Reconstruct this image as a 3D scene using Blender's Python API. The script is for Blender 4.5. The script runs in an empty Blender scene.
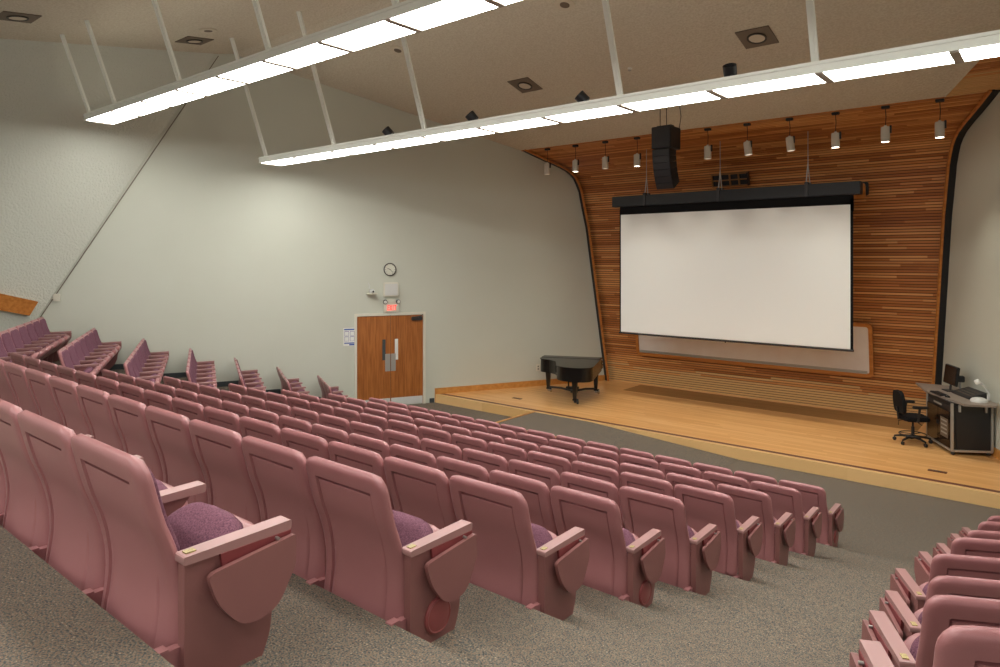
import bpy, bmesh, math, random
from mathutils import Vector, Matrix
random.seed(7)
PI = math.pi
sc = bpy.context.scene
COL = sc.collection

# ------------------------------------------------------------------ camera, world, exposure
F, TH, HY, EYE = 685.4, .6913, 258.25, 3.57
cam_d = bpy.data.cameras.new('camera')
cam_d.sensor_width = 36.0
cam_d.lens = F * 36.0 / 1000.0
cam_d.shift_y = -(333.5 - HY) / 1000.0
cam_d.clip_start = .05
cam = bpy.data.objects.new('camera', cam_d)
COL.objects.link(cam)
cam.location = (0, 0, EYE)
cam.rotation_euler = (PI / 2, 0, TH)
sc.camera = cam
sc.view_settings.view_transform = 'Standard'
sc.view_settings.look = 'None'
sc.view_settings.gamma = 1.0
sc.view_settings.use_curve_mapping = False
sc.view_settings.exposure = 0.13
w = bpy.data.worlds.new('world')
sc.world = w
w.use_nodes = True
w.node_tree.nodes['Background'].inputs[0].default_value = (1, 1, .96, 1)
w.node_tree.nodes['Background'].inputs[1].default_value = .65
sc.cycles.use_denoising = True
sc.cycles.max_bounces = 10
sc.cycles.diffuse_bounces = 7
sc.cycles.sample_clamp_indirect = 6.0
PANEL_STRENGTH = 15.0
SPOT_WATTS = 60.0
CANS = 110.0

# ------------------------------------------------------------------ materials
def srgb(r, g, b):
    return tuple(((v / 255) / 12.92 if v / 255 <= .04045 else ((v / 255 + .055) / 1.055) ** 2.4) for v in (r, g, b)) + (1,)

def mat(name, col, rough=.5, metal=0, spec=.5, emit=None, strength=0, noise=None, bump=None, coat=0):
    m = bpy.data.materials.new(name)
    m.use_nodes = True
    nt = m.node_tree
    b = nt.nodes['Principled BSDF']
    b.inputs['Base Color'].default_value = col
    b.inputs['Roughness'].default_value = rough
    b.inputs['Metallic'].default_value = metal
    b.inputs['Specular IOR Level'].default_value = spec
    b.inputs['Coat Weight'].default_value = coat
    if emit:
        b.inputs['Emission Color'].default_value = emit
        b.inputs['Emission Strength'].default_value = strength
    tc = nt.nodes.new('ShaderNodeTexCoord')
    if noise:                                    # (scale, second colour, amount)
        n = nt.nodes.new('ShaderNodeTexNoise')
        n.inputs['Scale'].default_value = noise[0]
        n.inputs['Detail'].default_value = 5
        nt.links.new(tc.outputs['Object'], n.inputs['Vector'])
        r = nt.nodes.new('ShaderNodeValToRGB')
        r.color_ramp.elements[0].position = .5 - noise[2]
        r.color_ramp.elements[1].position = .5 + noise[2]
        r.color_ramp.elements[0].color = noise[1]
        r.color_ramp.elements[1].color = col
        nt.links.new(n.outputs['Fac'], r.inputs['Fac'])
        nt.links.new(r.outputs['Color'], b.inputs['Base Color'])
    if bump:                                     # (scale, distance)
        n = nt.nodes.new('ShaderNodeTexNoise')
        n.inputs['Scale'].default_value = bump[0]
        n.inputs['Detail'].default_value = 4
        nt.links.new(tc.outputs['Object'], n.inputs['Vector'])
        bu = nt.nodes.new('ShaderNodeBump')
        bu.inputs['Distance'].default_value = bump[1]
        bu.inputs['Strength'].default_value = 1
        nt.links.new(n.outputs['Fac'], bu.inputs['Height'])
        nt.links.new(bu.outputs['Normal'], b.inputs['Normal'])
    return m

def carpet_mat():
    m = mat('carpet', srgb(112, 102, 88), .95, spec=.1)
    nt = m.node_tree
    b = nt.nodes['Principled BSDF']
    tc = nt.nodes.new('ShaderNodeTexCoord')
    def ramp(stops, fac):
        r = nt.nodes.new('ShaderNodeValToRGB')
        e = r.color_ramp.elements
        e[0].position, e[0].color = stops[0][0], srgb(*stops[0][1])
        e[1].position, e[1].color = stops[-1][0], srgb(*stops[-1][1])
        for p, c in stops[1:-1]:
            x = e.new(p); x.color = srgb(*c)
        nt.links.new(fac, r.inputs['Fac'])
        return r.outputs['Color']
    def noise(sc_, det):
        v = nt.nodes.new('ShaderNodeTexNoise')
        v.inputs['Scale'].default_value = sc_
        v.inputs['Detail'].default_value = det
        nt.links.new(tc.outputs['Object'], v.inputs['Vector'])
        return v.outputs['Fac']
    fine = noise(125, 3)
    c1_ = ramp([(.33, (52, 52, 50)), (.43, (88, 98, 96)), (.5, (118, 106, 94)), (.56, (152, 118, 94)), (.62, (104, 116, 110)), (.7, (196, 174, 146))], fine)
    c2_ = ramp([(.38, (90, 87, 82)), (.5, (110, 104, 96)), (.62, (134, 122, 108))], noise(34, 4))
    mx = nt.nodes.new('ShaderNodeMix'); mx.data_type = 'RGBA'
    mx.inputs[0].default_value = .25
    nt.links.new(c1_, mx.inputs[6]); nt.links.new(c2_, mx.inputs[7])
    nt.links.new(mx.outputs[2], b.inputs['Base Color'])
    bu = nt.nodes.new('ShaderNodeBump')
    bu.inputs['Distance'].default_value = .006
    nt.links.new(fine, bu.inputs['Height'])
    nt.links.new(bu.outputs['Normal'], b.inputs['Normal'])
    return m

def board_mat(name, c1, c2, c3, rough, use_uv, length, width, grain=1.0, pale=None, spec=.4):
    """boards: uv (metres along, board index) or object coordinates; each board has its own tone"""
    m = mat(name, c1, rough, spec=spec)
    nt = m.node_tree
    L = nt.links
    b = nt.nodes['Principled BSDF']
    def N(t, **k):
        n = nt.nodes.new(t)
        for a, v in k.items(): setattr(n, a, v)
        return n
    def M(op, a, bb=None):
        n = N('ShaderNodeMath', operation=op)
        for i, v in enumerate((a, bb)):
            if v is None: continue
            if isinstance(v, (int, float)): n.inputs[i].default_value = v
            else: L.new(v, n.inputs[i])
        return n.outputs[0]
    tc = N('ShaderNodeTexCoord')
    sep = N('ShaderNodeSeparateXYZ')
    L.new(tc.outputs['UV' if use_uv else 'Object'], sep.inputs[0])
    along = sep.outputs[0]
    idx = M('FLOOR', M('ADD', M('DIVIDE', sep.outputs[1], width), .001))
    wn = N('ShaderNodeTexWhiteNoise', noise_dimensions='1D')
    L.new(idx, wn.inputs['W'])
    seg = M('FLOOR', M('ADD', M('DIVIDE', along, length), M('MULTIPLY', wn.outputs['Value'], 7.3)))
    cmb = N('ShaderNodeCombineXYZ')
    L.new(idx, cmb.inputs[0]); L.new(seg, cmb.inputs[1])
    wn2 = N('ShaderNodeTexWhiteNoise', noise_dimensions='2D')
    L.new(cmb.outputs[0], wn2.inputs['Vector'])
    g = N('ShaderNodeTexNoise')
    g.inputs['Scale'].default_value = 1
    g.inputs['Detail'].default_value = 4
    gv = N('ShaderNodeCombineXYZ')
    L.new(M('MULTIPLY', along, 1.8), gv.inputs[0])
    L.new(M('MULTIPLY', sep.outputs[1], (9.0 if use_uv else 60.0)), gv.inputs[1])
    L.new(M('MULTIPLY', sep.outputs[2], 30.0), gv.inputs[2])
    L.new(gv.outputs[0], g.inputs['Vector'])
    f = M('ADD', M('MULTIPLY', wn2.outputs['Value'], .75), M('MULTIPLY', g.outputs['Fac'], .35 * grain))
    r = N('ShaderNodeValToRGB')
    e = r.color_ramp.elements
    e[0].position = .1; e[0].color = c1
    e[1].position = .95; e[1].color = c3
    x = e.new(.5); x.color = c2
    L.new(f, r.inputs['Fac'])
    out = r.outputs['Color']
    if pale:
        lim, pc = pale
        k = M('LESS_THAN', M('ADD', idx, M('MULTIPLY', wn2.outputs['Value'], 5)), lim)
        mx = N('ShaderNodeMix', data_type='RGBA')
        L.new(M('MULTIPLY', k, .85), mx.inputs[0])
        L.new(out, mx.inputs[6])
        mx.inputs[7].default_value = pc
        out = mx.outputs[2]
    L.new(out, b.inputs['Base Color'])
    return m

def grain_mat(name, c1, c2, rough=.4, axis=2, scale=14):
    m = mat(name, c1, rough)
    nt = m.node_tree
    b = nt.nodes['Principled BSDF']
    tc = nt.nodes.new('ShaderNodeTexCoord')
    mp = nt.nodes.new('ShaderNodeMapping')
    s = [scale] * 3
    s[axis] = scale * .06
    mp.inputs['Scale'].default_value = s
    n = nt.nodes.new('ShaderNodeTexNoise')
    n.inputs['Scale'].default_value = 1.5
    n.inputs['Detail'].default_value = 6
    r = nt.nodes.new('ShaderNodeValToRGB')
    r.color_ramp.elements[0].position = .36; r.color_ramp.elements[0].color = c1
    r.color_ramp.elements[1].position = .62; r.color_ramp.elements[1].color = c2
    nt.links.new(tc.outputs['Object'], mp.inputs[0]); nt.links.new(mp.outputs[0], n.inputs['Vector'])
    nt.links.new(n.outputs['Fac'], r.inputs['Fac']); nt.links.new(r.outputs['Color'], b.inputs['Base Color'])
    return m

M = {}
M['plastic'] = mat('seat_plastic', srgb(170, 114, 115), .3, spec=.6, noise=(3.0, srgb(162, 107, 108), .2), bump=(420, .0006))
M['plastic_panel'] = mat('seat_panel_paint', srgb(142, 94, 90), .42, spec=.45, noise=(3.0, srgb(136, 89, 86), .2), bump=(500, .0004))
M['arm'] = mat('arm_plastic', srgb(166, 124, 121), .35, spec=.5)
M['hub_red'] = mat('hub_red', srgb(152, 78, 78), .35)
M['hinge_red'] = mat('hinge_red', srgb(128, 56, 58), .45)
M['fabric'] = mat('seat_fabric', srgb(136, 94, 108), .95, spec=.1, noise=(150, srgb(98, 64, 78), .16), bump=(300, .002))
M['yellow'] = mat('number_plate_yellow', srgb(196, 184, 110), .4, noise=(260, srgb(150, 120, 90), .1))
M['steel'] = mat('steel', srgb(170, 170, 165), .35, metal=.8)
M['carpet'] = carpet_mat()
M['plaster'] = mat('plaster_paint', srgb(202, 204, 191), .85, spec=.2, noise=(.6, srgb(198, 200, 186), .25), bump=(40, .0008))
M['rough_plaster'] = mat('rough_plaster', srgb(206, 208, 196), .9, spec=.15, bump=(26, .02))
M['ceiling'] = mat('ceiling_plaster', srgb(214, 206, 188), .95, spec=.1, noise=(30, srgb(202, 192, 172), .12), bump=(22, .02))
M['white_metal'] = mat('white_enamel', srgb(236, 238, 228), .4)
M['lens'] = mat('lit_lens', (1, 1, 1, 1), .5, emit=(1.0, 1.0, .95, 1), strength=PANEL_STRENGTH)
M['ceiling_fill'] = mat('ceiling_fill_glow', (1, 1, 1, 1), .5, emit=(1, .96, .88, 1), strength=1.3)  # added upward glow for the fixture tops, brightens the ceiling
M['divider'] = mat('lens_divider', srgb(170, 160, 145), .5)
M['black'] = mat('black_paint', srgb(26, 26, 28), .5)
M['black_gloss'] = mat('black_lacquer', srgb(17, 15, 14), .24, spec=.45)
M['black_matte'] = mat('black_cloth', srgb(22, 22, 24), .85, spec=.2)
M['charcoal'] = mat('charcoal_metal', srgb(44, 43, 45), .45)
M['rubber'] = mat('dark_vinyl', srgb(58, 64, 66), .6)
M['slat'] = board_mat('slat_wood', srgb(158, 94, 46), srgb(190, 122, 66), srgb(224, 164, 100), .42, True, 1.9, 1.0, pale=(13.5, srgb(220, 180, 122)))
M['gap'] = mat('slat_backing', srgb(84, 48, 24), .8)
M['stage'] = board_mat('stage_boards', srgb(212, 156, 94), srgb(222, 168, 106), srgb(234, 184, 124), .28, False, 1.7, .06, .8)
M['fascia'] = board_mat('fascia_boards', srgb(212, 170, 112), srgb(222, 182, 126), srgb(232, 198, 146), .35, False, 2.6, .5, .7)
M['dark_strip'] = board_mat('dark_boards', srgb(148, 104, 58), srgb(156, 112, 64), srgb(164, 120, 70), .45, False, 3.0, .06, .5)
M['orange_wood'] = grain_mat('orange_oak', srgb(178, 108, 44), srgb(200, 130, 62), .4, 0, 10)
M['base_wood'] = grain_mat('baseboard_oak', srgb(190, 128, 60), srgb(206, 146, 76), .4, 0, 8)
M['nosing'] = mat('nosing_strip', srgb(104, 56, 38), .5)
M['door'] = grain_mat('door_oak', srgb(146, 84, 34), srgb(176, 108, 52), .35, 2, 22)
M['screen'] = mat('screen_cloth', srgb(244, 246, 244), .9, spec=.1)
M['whiteboard'] = mat('whiteboard_surface', srgb(236, 234, 232), .3, noise=(3, srgb(228, 222, 218), .3))
M['sheet_white'] = mat('white_sheet', srgb(228, 228, 222), .6)
M['blue'] = mat('print_blue', srgb(52, 84, 160), .6)
M['purple'] = mat('print_purple', srgb(96, 84, 150), .6)
M['exit_red'] = mat('exit_letters', srgb(250, 90, 80), .5, emit=srgb(255, 96, 84), strength=.9)
M['cream'] = mat('cream_plastic', srgb(216, 212, 196), .45)
M['grey_panel'] = mat('grey_plastic', srgb(206, 206, 202), .5)
M['silver'] = mat('silver_trim', srgb(178, 176, 170), .35, metal=.5)
M['desk_top'] = mat('desk_laminate', srgb(140, 128, 118), .45)
M['smoked'] = mat('smoked_door', srgb(46, 34, 26), .15, spec=.6, noise=(3, srgb(30, 22, 18), .2))
M['chrome'] = mat('chrome', srgb(200, 200, 200), .15, metal=1)
M['spot_can'] = mat('spot_can_paint', srgb(212, 206, 194), .4)
M['spot_glow'] = mat('spot_lamp_glow', (1, 1, 1, 1), .5, emit=(1, .9, .75, 1), strength=14)
M['spot_off'] = mat('spot_lamp_dull', srgb(150, 140, 125), .3, emit=(1, .85, .65, 1), strength=.6)
M['recess_plate'] = mat('recessed_plate', srgb(112, 98, 82), .6)
M['recess_ring'] = mat('recessed_ring', srgb(52, 46, 40), .5)
M['recess_glass'] = mat('recessed_glass', srgb(204, 192, 170), .4)
M['clock_face'] = mat('clock_face', srgb(216, 216, 200), .5)
M['clock_rim'] = mat('clock_rim', srgb(58, 52, 48), .4)

# ------------------------------------------------------------------ mesh helpers
def finish(name, bm, material, parent=None, smooth=None, uv=None):
    bmesh.ops.recalc_face_normals(bm, faces=bm.faces)
    me = bpy.data.meshes.new(name)
    bm.to_mesh(me)
    bm.free()
    mats = material if isinstance(material, (list, tuple)) else [material]
    for m in mats: me.materials.append(m)
    if smooth:
        for p in me.polygons: p.use_smooth = True
        me.set_sharp_from_angle(angle=math.radians(smooth))
    o = bpy.data.objects.new(name, me)
    COL.objects.link(o)
    if parent: o.parent = parent
    return o

def faces_of(bm, verts):
    s = set(verts)
    return [f for f in bm.faces if all(v in s for v in f.verts)]

def box(bm, lo, hi, bevel=0, seg=2, rot=None, mi=0):
    c = [(a + b) / 2 for a, b in zip(lo, hi)]
    d = [abs(b - a) for a, b in zip(lo, hi)]
    r = bmesh.ops.create_cube(bm, size=1, matrix=Matrix.Translation(c) @ Matrix.Diagonal((*d, 1)))
    vs = r['verts']
    if bevel:
        es = list({e for v in vs for e in v.link_edges})
        rb = bmesh.ops.bevel(bm, geom=es, offset=bevel, segments=seg, affect='EDGES')
        vs = list({v for f in rb['faces'] for v in f.verts} | {v for v in vs if v.is_valid})
        # gather the whole island
        seen = set(vs); stack = list(vs)
        while stack:
            v = stack.pop()
            for e in v.link_edges:
                o = e.other_vert(v)
                if o not in seen: seen.add(o); stack.append(o)
        vs = list(seen)
    if rot is not None:
        bmesh.ops.transform(bm, matrix=rot, verts=vs)
    if mi:
        for f in faces_of(bm, vs): f.material_index = mi
    return vs

def prism(bm, pts, vec, mi=0):
    """pts: 3-d polygon, extruded by vec"""
    vec = Vector(vec)
    a = [bm.verts.new(Vector(p)) for p in pts]
    b = [bm.verts.new(Vector(p) + vec) for p in pts]
    fs = [bm.faces.new(a), bm.faces.new(b[::-1])]
    n = len(a)
    for i in range(n):
        j = (i + 1) % n
        fs.append(bm.faces.new((a[i], b[i], b[j], a[j])))
    for f in fs: f.material_index = mi
    return a + b

def tube(bm, pts, r, seg=8, mi=0):
    pts = [Vector(p) for p in pts]
    rs = r if isinstance(r, (list, tuple)) else [r] * len(pts)
    rings = []
    up0 = Vector((0, 0, 1))
    for i, p in enumerate(pts):
        d = (pts[min(i + 1, len(pts) - 1)] - pts[max(i - 1, 0)]).normalized()
        up = up0 if abs(d.dot(up0)) < .95 else Vector((0, 1, 0))
        x = d.cross(up).normalized(); y = x.cross(d)
        rings.append([bm.verts.new(p + (x * math.cos(2 * PI * k / seg) + y * math.sin(2 * PI * k / seg)) * rs[i]) for k in range(seg)])
    for a, b in zip(rings, rings[1:]):
        for k in range(seg):
            f = bm.faces.new((a[k], a[(k + 1) % seg], b[(k + 1) % seg], b[k])); f.material_index = mi
    for rg in (rings[0][::-1], rings[-1]):
        f = bm.faces.new(rg); f.material_index = mi

def disc_solid(bm, c, axis, r, h, seg=24, mi=0):
    c = Vector(c); a = Vector(axis).normalized()
    tube(bm, [c, c + a * h], r, seg, mi)

def lathe(bm, prof, c, axis=(0, 0, 1), seg=20, mi=0):
    """prof: (radius, height) list from one end to the other"""
    c = Vector(c); a = Vector(axis).normalized()
    up = Vector((0, 0, 1)) if abs(a.z) < .9 else Vector((0, 1, 0))
    x = a.cross(up).normalized(); y = x.cross(a)
    rings = []
    for r, h in prof:
        r = max(r, .0005)
        rings.append([bm.verts.new(c + a * h + (x * math.cos(2 * PI * k / seg) + y * math.sin(2 * PI * k / seg)) * r) for k in range(seg)])
    for p, q in zip(rings, rings[1:]):
        for k in range(seg):
            f = bm.faces.new((p[k], p[(k + 1) % seg], q[(k + 1) % seg], q[k])); f.material_index = mi
    for rg in (rings[0][::-1], rings[-1]):
        f = bm.faces.new(rg); f.material_index = mi

def lerp_prof(P, t):
    for (a, b) in zip(P, P[1:]):
        if (a[0] - t) * (b[0] - t) <= 0:
            k = (t - a[0]) / (b[0] - a[0]) if b[0] != a[0] else 0
            k = max(0, min(1, k))
            return a[1] + (b[1] - a[1]) * k
    return P[0][1] if abs(P[0][0] - t) < abs(P[-1][0] - t) else P[-1][1]

def empty(name, loc=(0, 0, 0), rz=0):
    o = bpy.data.objects.new(name, None)
    o.empty_display_size = .2
    COL.objects.link(o)
    o.location = loc
    o.rotation_euler = (0, 0, rz)
    return o

def tag(o, label=None, cat=None, group=None, kind=None):
    if label: o['label'] = label
    if cat: o['category'] = cat
    if group: o['group'] = group
    if kind: o['kind'] = kind
    return o

def struct(name, bm, m, smooth=None):
    return tag(finish(name, bm, m, None, smooth), kind='structure')

def copy_tree(o, parent=None):
    c = o.copy()
    COL.objects.link(c)
    if parent: c.parent = parent
    for ch in list(o.children): copy_tree(ch, c)
    return c

BM = bmesh.new

# ------------------------------------------------------------------ the place: key lines
KW = .50827                                        # side walls flare: X changes by KW per metre of Y
def XL(y): return -18.197 + KW * y                 # left wall
def XR(y): return 6.35 - KW * y                    # right wall
CW_, SW_ = 1 / math.hypot(1, KW), KW / math.hypot(1, KW)      # wall direction = (SW_, CW_)
def c2(y): return 8.078 - .2708 * (y - 7.9)        # front ceiling slope
def c1(y): return 8.078 + .127 * (y - 7.9)         # rear ceiling slope
TIER = [2.36, 2.055, 1.745, 1.425, 1.125, .875, .675, .435, .225, 0.0]
def YE(n): return .95 + .955 * n                   # front edge of tier n
STAGE_Z, STAGE_Y = .2, 12.05
PF = [(16.44, .2), (16.165, 2.3), (15.886, 4.4), (15.80, 4.8), (15.735, 5.13), (15.69, 5.36), (15.613, 5.56), (15.54, 5.71),
      (15.44, 5.82), (15.32, 5.91), (15.17, 5.98), (14.98, 6.06), (14.78, 6.13), (14.48, 6.25), (14.18, 6.376)]
def offs(P, d0, d1=None):
    """offset a (Y,z) polyline to the outside (towards +Y / +z)"""
    out = []
    n = len(P)
    for i in range(n):
        a = P[max(i - 1, 0)]; b = P[min(i + 1, n - 1)]
        ty, tz = b[0] - a[0], b[1] - a[1]
        l = math.hypot(ty, tz)
        d = d0 if d1 is None else d0 + (d1 - d0) * i / (n - 1)
        out.append((P[i][0] + tz / l * d, P[i][1] - ty / l * d))
    return out

# ------------------------------------------------------------------ floor (all carpeted tiers)
bm = BM()
for n in range(-1, 10):
    if n == -1: continue
    y0 = YE(n - 1) if n > 0 else -5.2
    y1 = YE(n) if n < 9 else STAGE_Y + .3
    z = TIER[n]
    xb, xr = -.95, 5.2
    k = KW
    if n < 9:
        pts = [(-11.05, y0, z), (xb, y0, z), (xr, y0 + (xr - xb) * k * (n > 0), z), (xr, y1 + (xr - xb) * k, z), (xb, y1, z), (-11.05, y1, z)]
    else:
        pts = [(-11.05, y0, z), (xb, y0, z), (1.9, y0 + (1.9 - xb) * k, z), (1.9, y1, z), (-11.05, y1, z)]
    prism(bm, pts, (0, 0, -z - .35))
for n in range(1, 10):                              # half-height steps in the aisle
    y0 = YE(n - 1)
    zt = TIER[n] + .52 * (TIER[n - 1] - TIER[n])
    prism(bm, [(-2.16, y0 - .01, zt), (-.93, y0 - .01, zt), (-.93, y0 + .33, zt), (-2.16, y0 + .33, zt)], (0, 0, TIER[n] - zt - .05))
U0, DU, DZ = 2.54, .887, .252                       # left block: arm line, row spacing, rise
NW = XL(0) * CW_                                    # offset of the left wall line
def UB(i): return U0 - .09 - DU * i
def line_pt(u, x=None, v=None):
    """point where the row line u meets x, or at v along the row"""
    if x is not None:
        return (x, (u - SW_ * x) / CW_)
    return (SW_ * u + CW_ * v, CW_ * u - SW_ * v)
for i in range(0, 11):
    ua = UB(i); ub = UB(i - 1) if i > 0 else 7.0
    z = max(DZ * i, 0)
    a = line_pt(ua, x=-11.05); b = line_pt(ub, x=-11.05) if i else (-11.05, STAGE_Y + .3)
    c = line_pt(ub, v=NW - .12) if i else (XL(STAGE_Y + .3) - .12, STAGE_Y + .3)
    d = line_pt(ua, v=NW - .12)
    prism(bm, [(p[0], p[1], z) for p in (a, b, c, d)], (0, 0, -z - .35))
struct('floor', bm, M['carpet'])

# landing and ramp in front of the stage
bm = BM()
Y0r = 10.62
prism(bm, [(-8.98, Y0r, 0), (-7.55, Y0r, 0), (-4.5, Y0r, 0), (-4.5, Y0r, .006), (-7.55, Y0r, STAGE_Z), (-8.98, Y0r, STAGE_Z)], (0, STAGE_Y - Y0r, 0))
ramp = struct('floor_ramp', bm, M['carpet'])
bm = BM()
prism(bm, [(-9.03, Y0r - .05, 0), (-7.55, Y0r - .05, 0), (-4.5, Y0r - .05, 0), (-4.5, Y0r - .05, .03), (-7.55, Y0r - .05, STAGE_Z + .02), (-9.03, Y0r - .05, STAGE_Z + .02)], (0, .05, 0))
box(bm, (-9.04, Y0r - .05, 0), (-8.98, STAGE_Y, STAGE_Z + .012))
struct('trim_1', bm, M['base_wood'])

# ------------------------------------------------------------------ stage
bm = BM()
yb = 16.95
prism(bm, [(XL(STAGE_Y + .12), STAGE_Y + .12, 0), (XR(STAGE_Y + .12), STAGE_Y + .12, 0), (XR(yb), yb, 0), (XL(yb), yb, 0)], (0, 0, STAGE_Z))
struct('floor_stage', bm, M['stage'])
bm = BM()
prism(bm, [(XL(STAGE_Y) + .02, STAGE_Y, 0), (XR(STAGE_Y) - .02, STAGE_Y, 0), (XR(STAGE_Y + .1) - .02, STAGE_Y + .1, 0), (XL(STAGE_Y + .1) + .02, STAGE_Y + .1, 0)], (0, 0, STAGE_Z + .002))
struct('trim_2', bm, M['fascia'])
bm = BM()
box(bm, (XL(STAGE_Y + .1) + .03, STAGE_Y + .1, .05), (XR(STAGE_Y + .1) - .03, STAGE_Y + .20, STAGE_Z + .004))
struct('trim_3', bm, M['nosing'])
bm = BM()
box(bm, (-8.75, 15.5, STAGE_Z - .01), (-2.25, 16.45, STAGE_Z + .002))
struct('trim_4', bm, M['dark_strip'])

# ------------------------------------------------------------------ side walls
def side_wall(name, xf, sgn):
    bm = BM()
    ys = [(3.4, -.3), (16.44, -.3)] + PF + [(7.9, 8.078 + .02), (3.4, c1(3.4) + .02)]
    pts = [(xf(y), y, z) for y, z in ys]
    nrm = Vector((CW_, -SW_, 0)) if sgn < 0 else Vector((-CW_, -SW_, 0))
    prism(bm, pts, -nrm * .12)
    return struct(name, bm, M['plaster']), nrm
_, NL = side_wall('wall_left', XL, -1)
_, NR = side_wall('wall_right', XR, 1)
# black reveal and wooden edge following the shell on both walls
def ribbon(name, xf, nrm, d0, d1, o0, o1, m):
    bm = BM()
    A = offs(PF, d0); B = offs(PF, d1)
    for i in range(len(PF) - 1):
        q = [A[i], A[i + 1], B[i + 1], B[i]]
        prism(bm, [Vector((xf(y), y, z)) + nrm * o0 for y, z in q], nrm * (o1 - o0))
    struct(name, bm, m)
ribbon('trim_5', XL, NL, .0, .035, -.06, .125, M['black'])
ribbon('trim_6', XL, NL, -.004, .035, .125, .17, M['orange_wood'])
ribbon('trim_7', XR, NR, .0, .035, -.06, .125, M['black'])
ribbon('trim_8', XR, NR, -.004, .035, .125, .17, M['orange_wood'])

# rear, rough plastered, leaning side walls
KT = 20 * -14.37 - 2.56 * 7.534 - 3.79 * 7.877
def XT(y, z): return (KT + 2.56 * y + 3.79 * z) / 20
mirx = -18.197 + 6.35
for name, f in (('wall_rear_left', 1),):
    bm = BM()
    q = [(7.57, c1(7.57) + .01), (4.13, 1.4), (3.0, .6), (-5.2, .6), (-5.2, c1(-5.2) + .05)]
    pts = [(XT(y, z), y, z) for y, z in q]
    v = (-.07, 0, 0)
    if f < 0:
        pts = [(mirx - x, y, z) for x, y, z in pts]; v = (.07, 0, 0)
    prism(bm, pts, v)
    struct(name, bm, M['rough_plaster'])
# dark edge line between the two plasters
bm = BM()
P0 = Vector((XT(7.5, 7.95), 7.5, 7.95)); P1 = Vector((XT(4.05, 1.5), 4.05, 1.5))
tube(bm, [Vector((XL(7.6) + .02, 7.63, 8.0)), Vector((XL(4.2) + .02, 4.2, 1.45))], .009, 6)
struct('trim_9', bm, M['recess_plate'])
# faint seam along the left wall
bm = BM()
ya, yb2 = 4.3, 10.2
prism(bm, [(XL(ya), ya, 2.25), (XL(yb2), yb2, 2.25), (XL(yb2), yb2, 2.262), (XL(ya), ya, 2.262)], NL * .006)
struct('trim_10', bm, M['plaster'])
# wooden sill board following the rake on the rough wall
bm = BM()
q = [(4.61, 2.713), (4.48, 2.441), (1.0, 3.42), (1.0, 3.80)]
prism(bm, [(XT(y, z) + .005, y, z) for y, z in q], (.09, 0, 0))
struct('trim_11', bm, M['orange_wood'])

# ------------------------------------------------------------------ ceilings
RX0 = -1.65
def XB(y): return RX0 - (y - 14.19) * .535           # right boundary of plaster on the front slope
bm = BM()
ya = 14.17
prism(bm, [(XL(ya) - .05, ya, c2(ya)), (XB(ya), ya, c2(ya)), (XB(7.9), 7.9, c2(7.9)), (XL(7.9) - .2, 7.9, c2(7.9))], (0, 0, .12))
struct('ceiling', bm, M['ceiling'])
bm = BM()
prism(bm, [(-18, 7.9, c1(7.9)), (6, 7.9, c1(7.9)), (6, -5.3, c1(-5.3)), (-18, -5.3, c1(-5.3))], (0, 0, .12))
struct('ceiling_rear', bm, M['ceiling'])

# ------------------------------------------------------------------ slatted wooden shell behind the stage
def resample(P, step):
    out = [P[0]]; acc = 0
    pts = []
    for a, b in zip(P, P[1:]):
        l = math.hypot(b[0] - a[0], b[1] - a[1])
        pts.append((a, b, l))
    tot = sum(p[2] for p in pts)
    def at(s):
        for a, b, l in pts:
            if s <= l: return (a[0] + (b[0] - a[0]) * s / l, a[1] + (b[1] - a[1]) * s / l, (b[0] - a[0]) / l, (b[1] - a[1]) / l)
            s -= l
        a, b, l = pts[-1]
        return (b[0], b[1], (b[0] - a[0]) / l, (b[1] - a[1]) / l)
    return tot, at
def slats(name, P, xl, xr, pitch=.06, w=.045, dep=.018):
    bm = BM()
    uvl = bm.loops.layers.uv.new('UVMap')
    tot, at = resample(P, pitch)
    n = int(tot / pitch)
    for i in range(n):
        y0, z0, ty, tz = at(i * pitch + .002)
        y1, z1, ty1, tz1 = at(i * pitch + w)
        # inward normal (towards the room): (-tz, ty)
        ny, nz = -tz, ty
        pts = [(y0, z0), (y1, z1), (y1 + ny * dep, z1 + nz * dep), (y0 + ny * dep, z0 + nz * dep)]
        a = [bm.verts.new((xl(y), y, z)) for y, z in pts]
        b = [bm.verts.new((xr(y), y, z)) for y, z in pts]
        for k in range(4):
            j = (k + 1) % 4
            f = bm.faces.new((a[k], a[j], b[j], b[k])); f.material_index = 0
            for lp in f.loops: lp[uvl].uv = (lp.vert.co.x, i + .5)
        for c in (a[::-1], b):
            f = bm.faces.new(c)
            for lp in f.loops: lp[uvl].uv = (lp.vert.co.x, i + .5)
    m = 60
    prev = None
    for i in range(m + 1):
        y, z, _, _ = at(tot * i / m)
        cur = (bm.verts.new((xl(y), y, z)), bm.verts.new((xr(y), y, z)))
        if prev:
            f = bm.faces.new((prev[0], prev[1], cur[1], cur[0])); f.material_index = 1
        prev = cur
    return struct(name, bm, [M['slat'], M['gap']])
SHELL = [(16.63, -.05)] + offs(PF, .17, .05)
slats('wall_stage', SHELL, lambda y: XL(y) - .05, lambda y: XR(y) + .05)
slats('wall_stage_upper', [(14.2, c2(14.2) + .03), (7.95, c2(7.95) + .03)], lambda y: XB(y), lambda y: XR(y) + .05)
bm = BM()
box(bm, (XL(14.19), 14.15, c2(14.19) - .012), (XB(14.19), 14.20, c2(14.19) + .04))
struct('trim_12', bm, M['orange_wood'])

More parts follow.
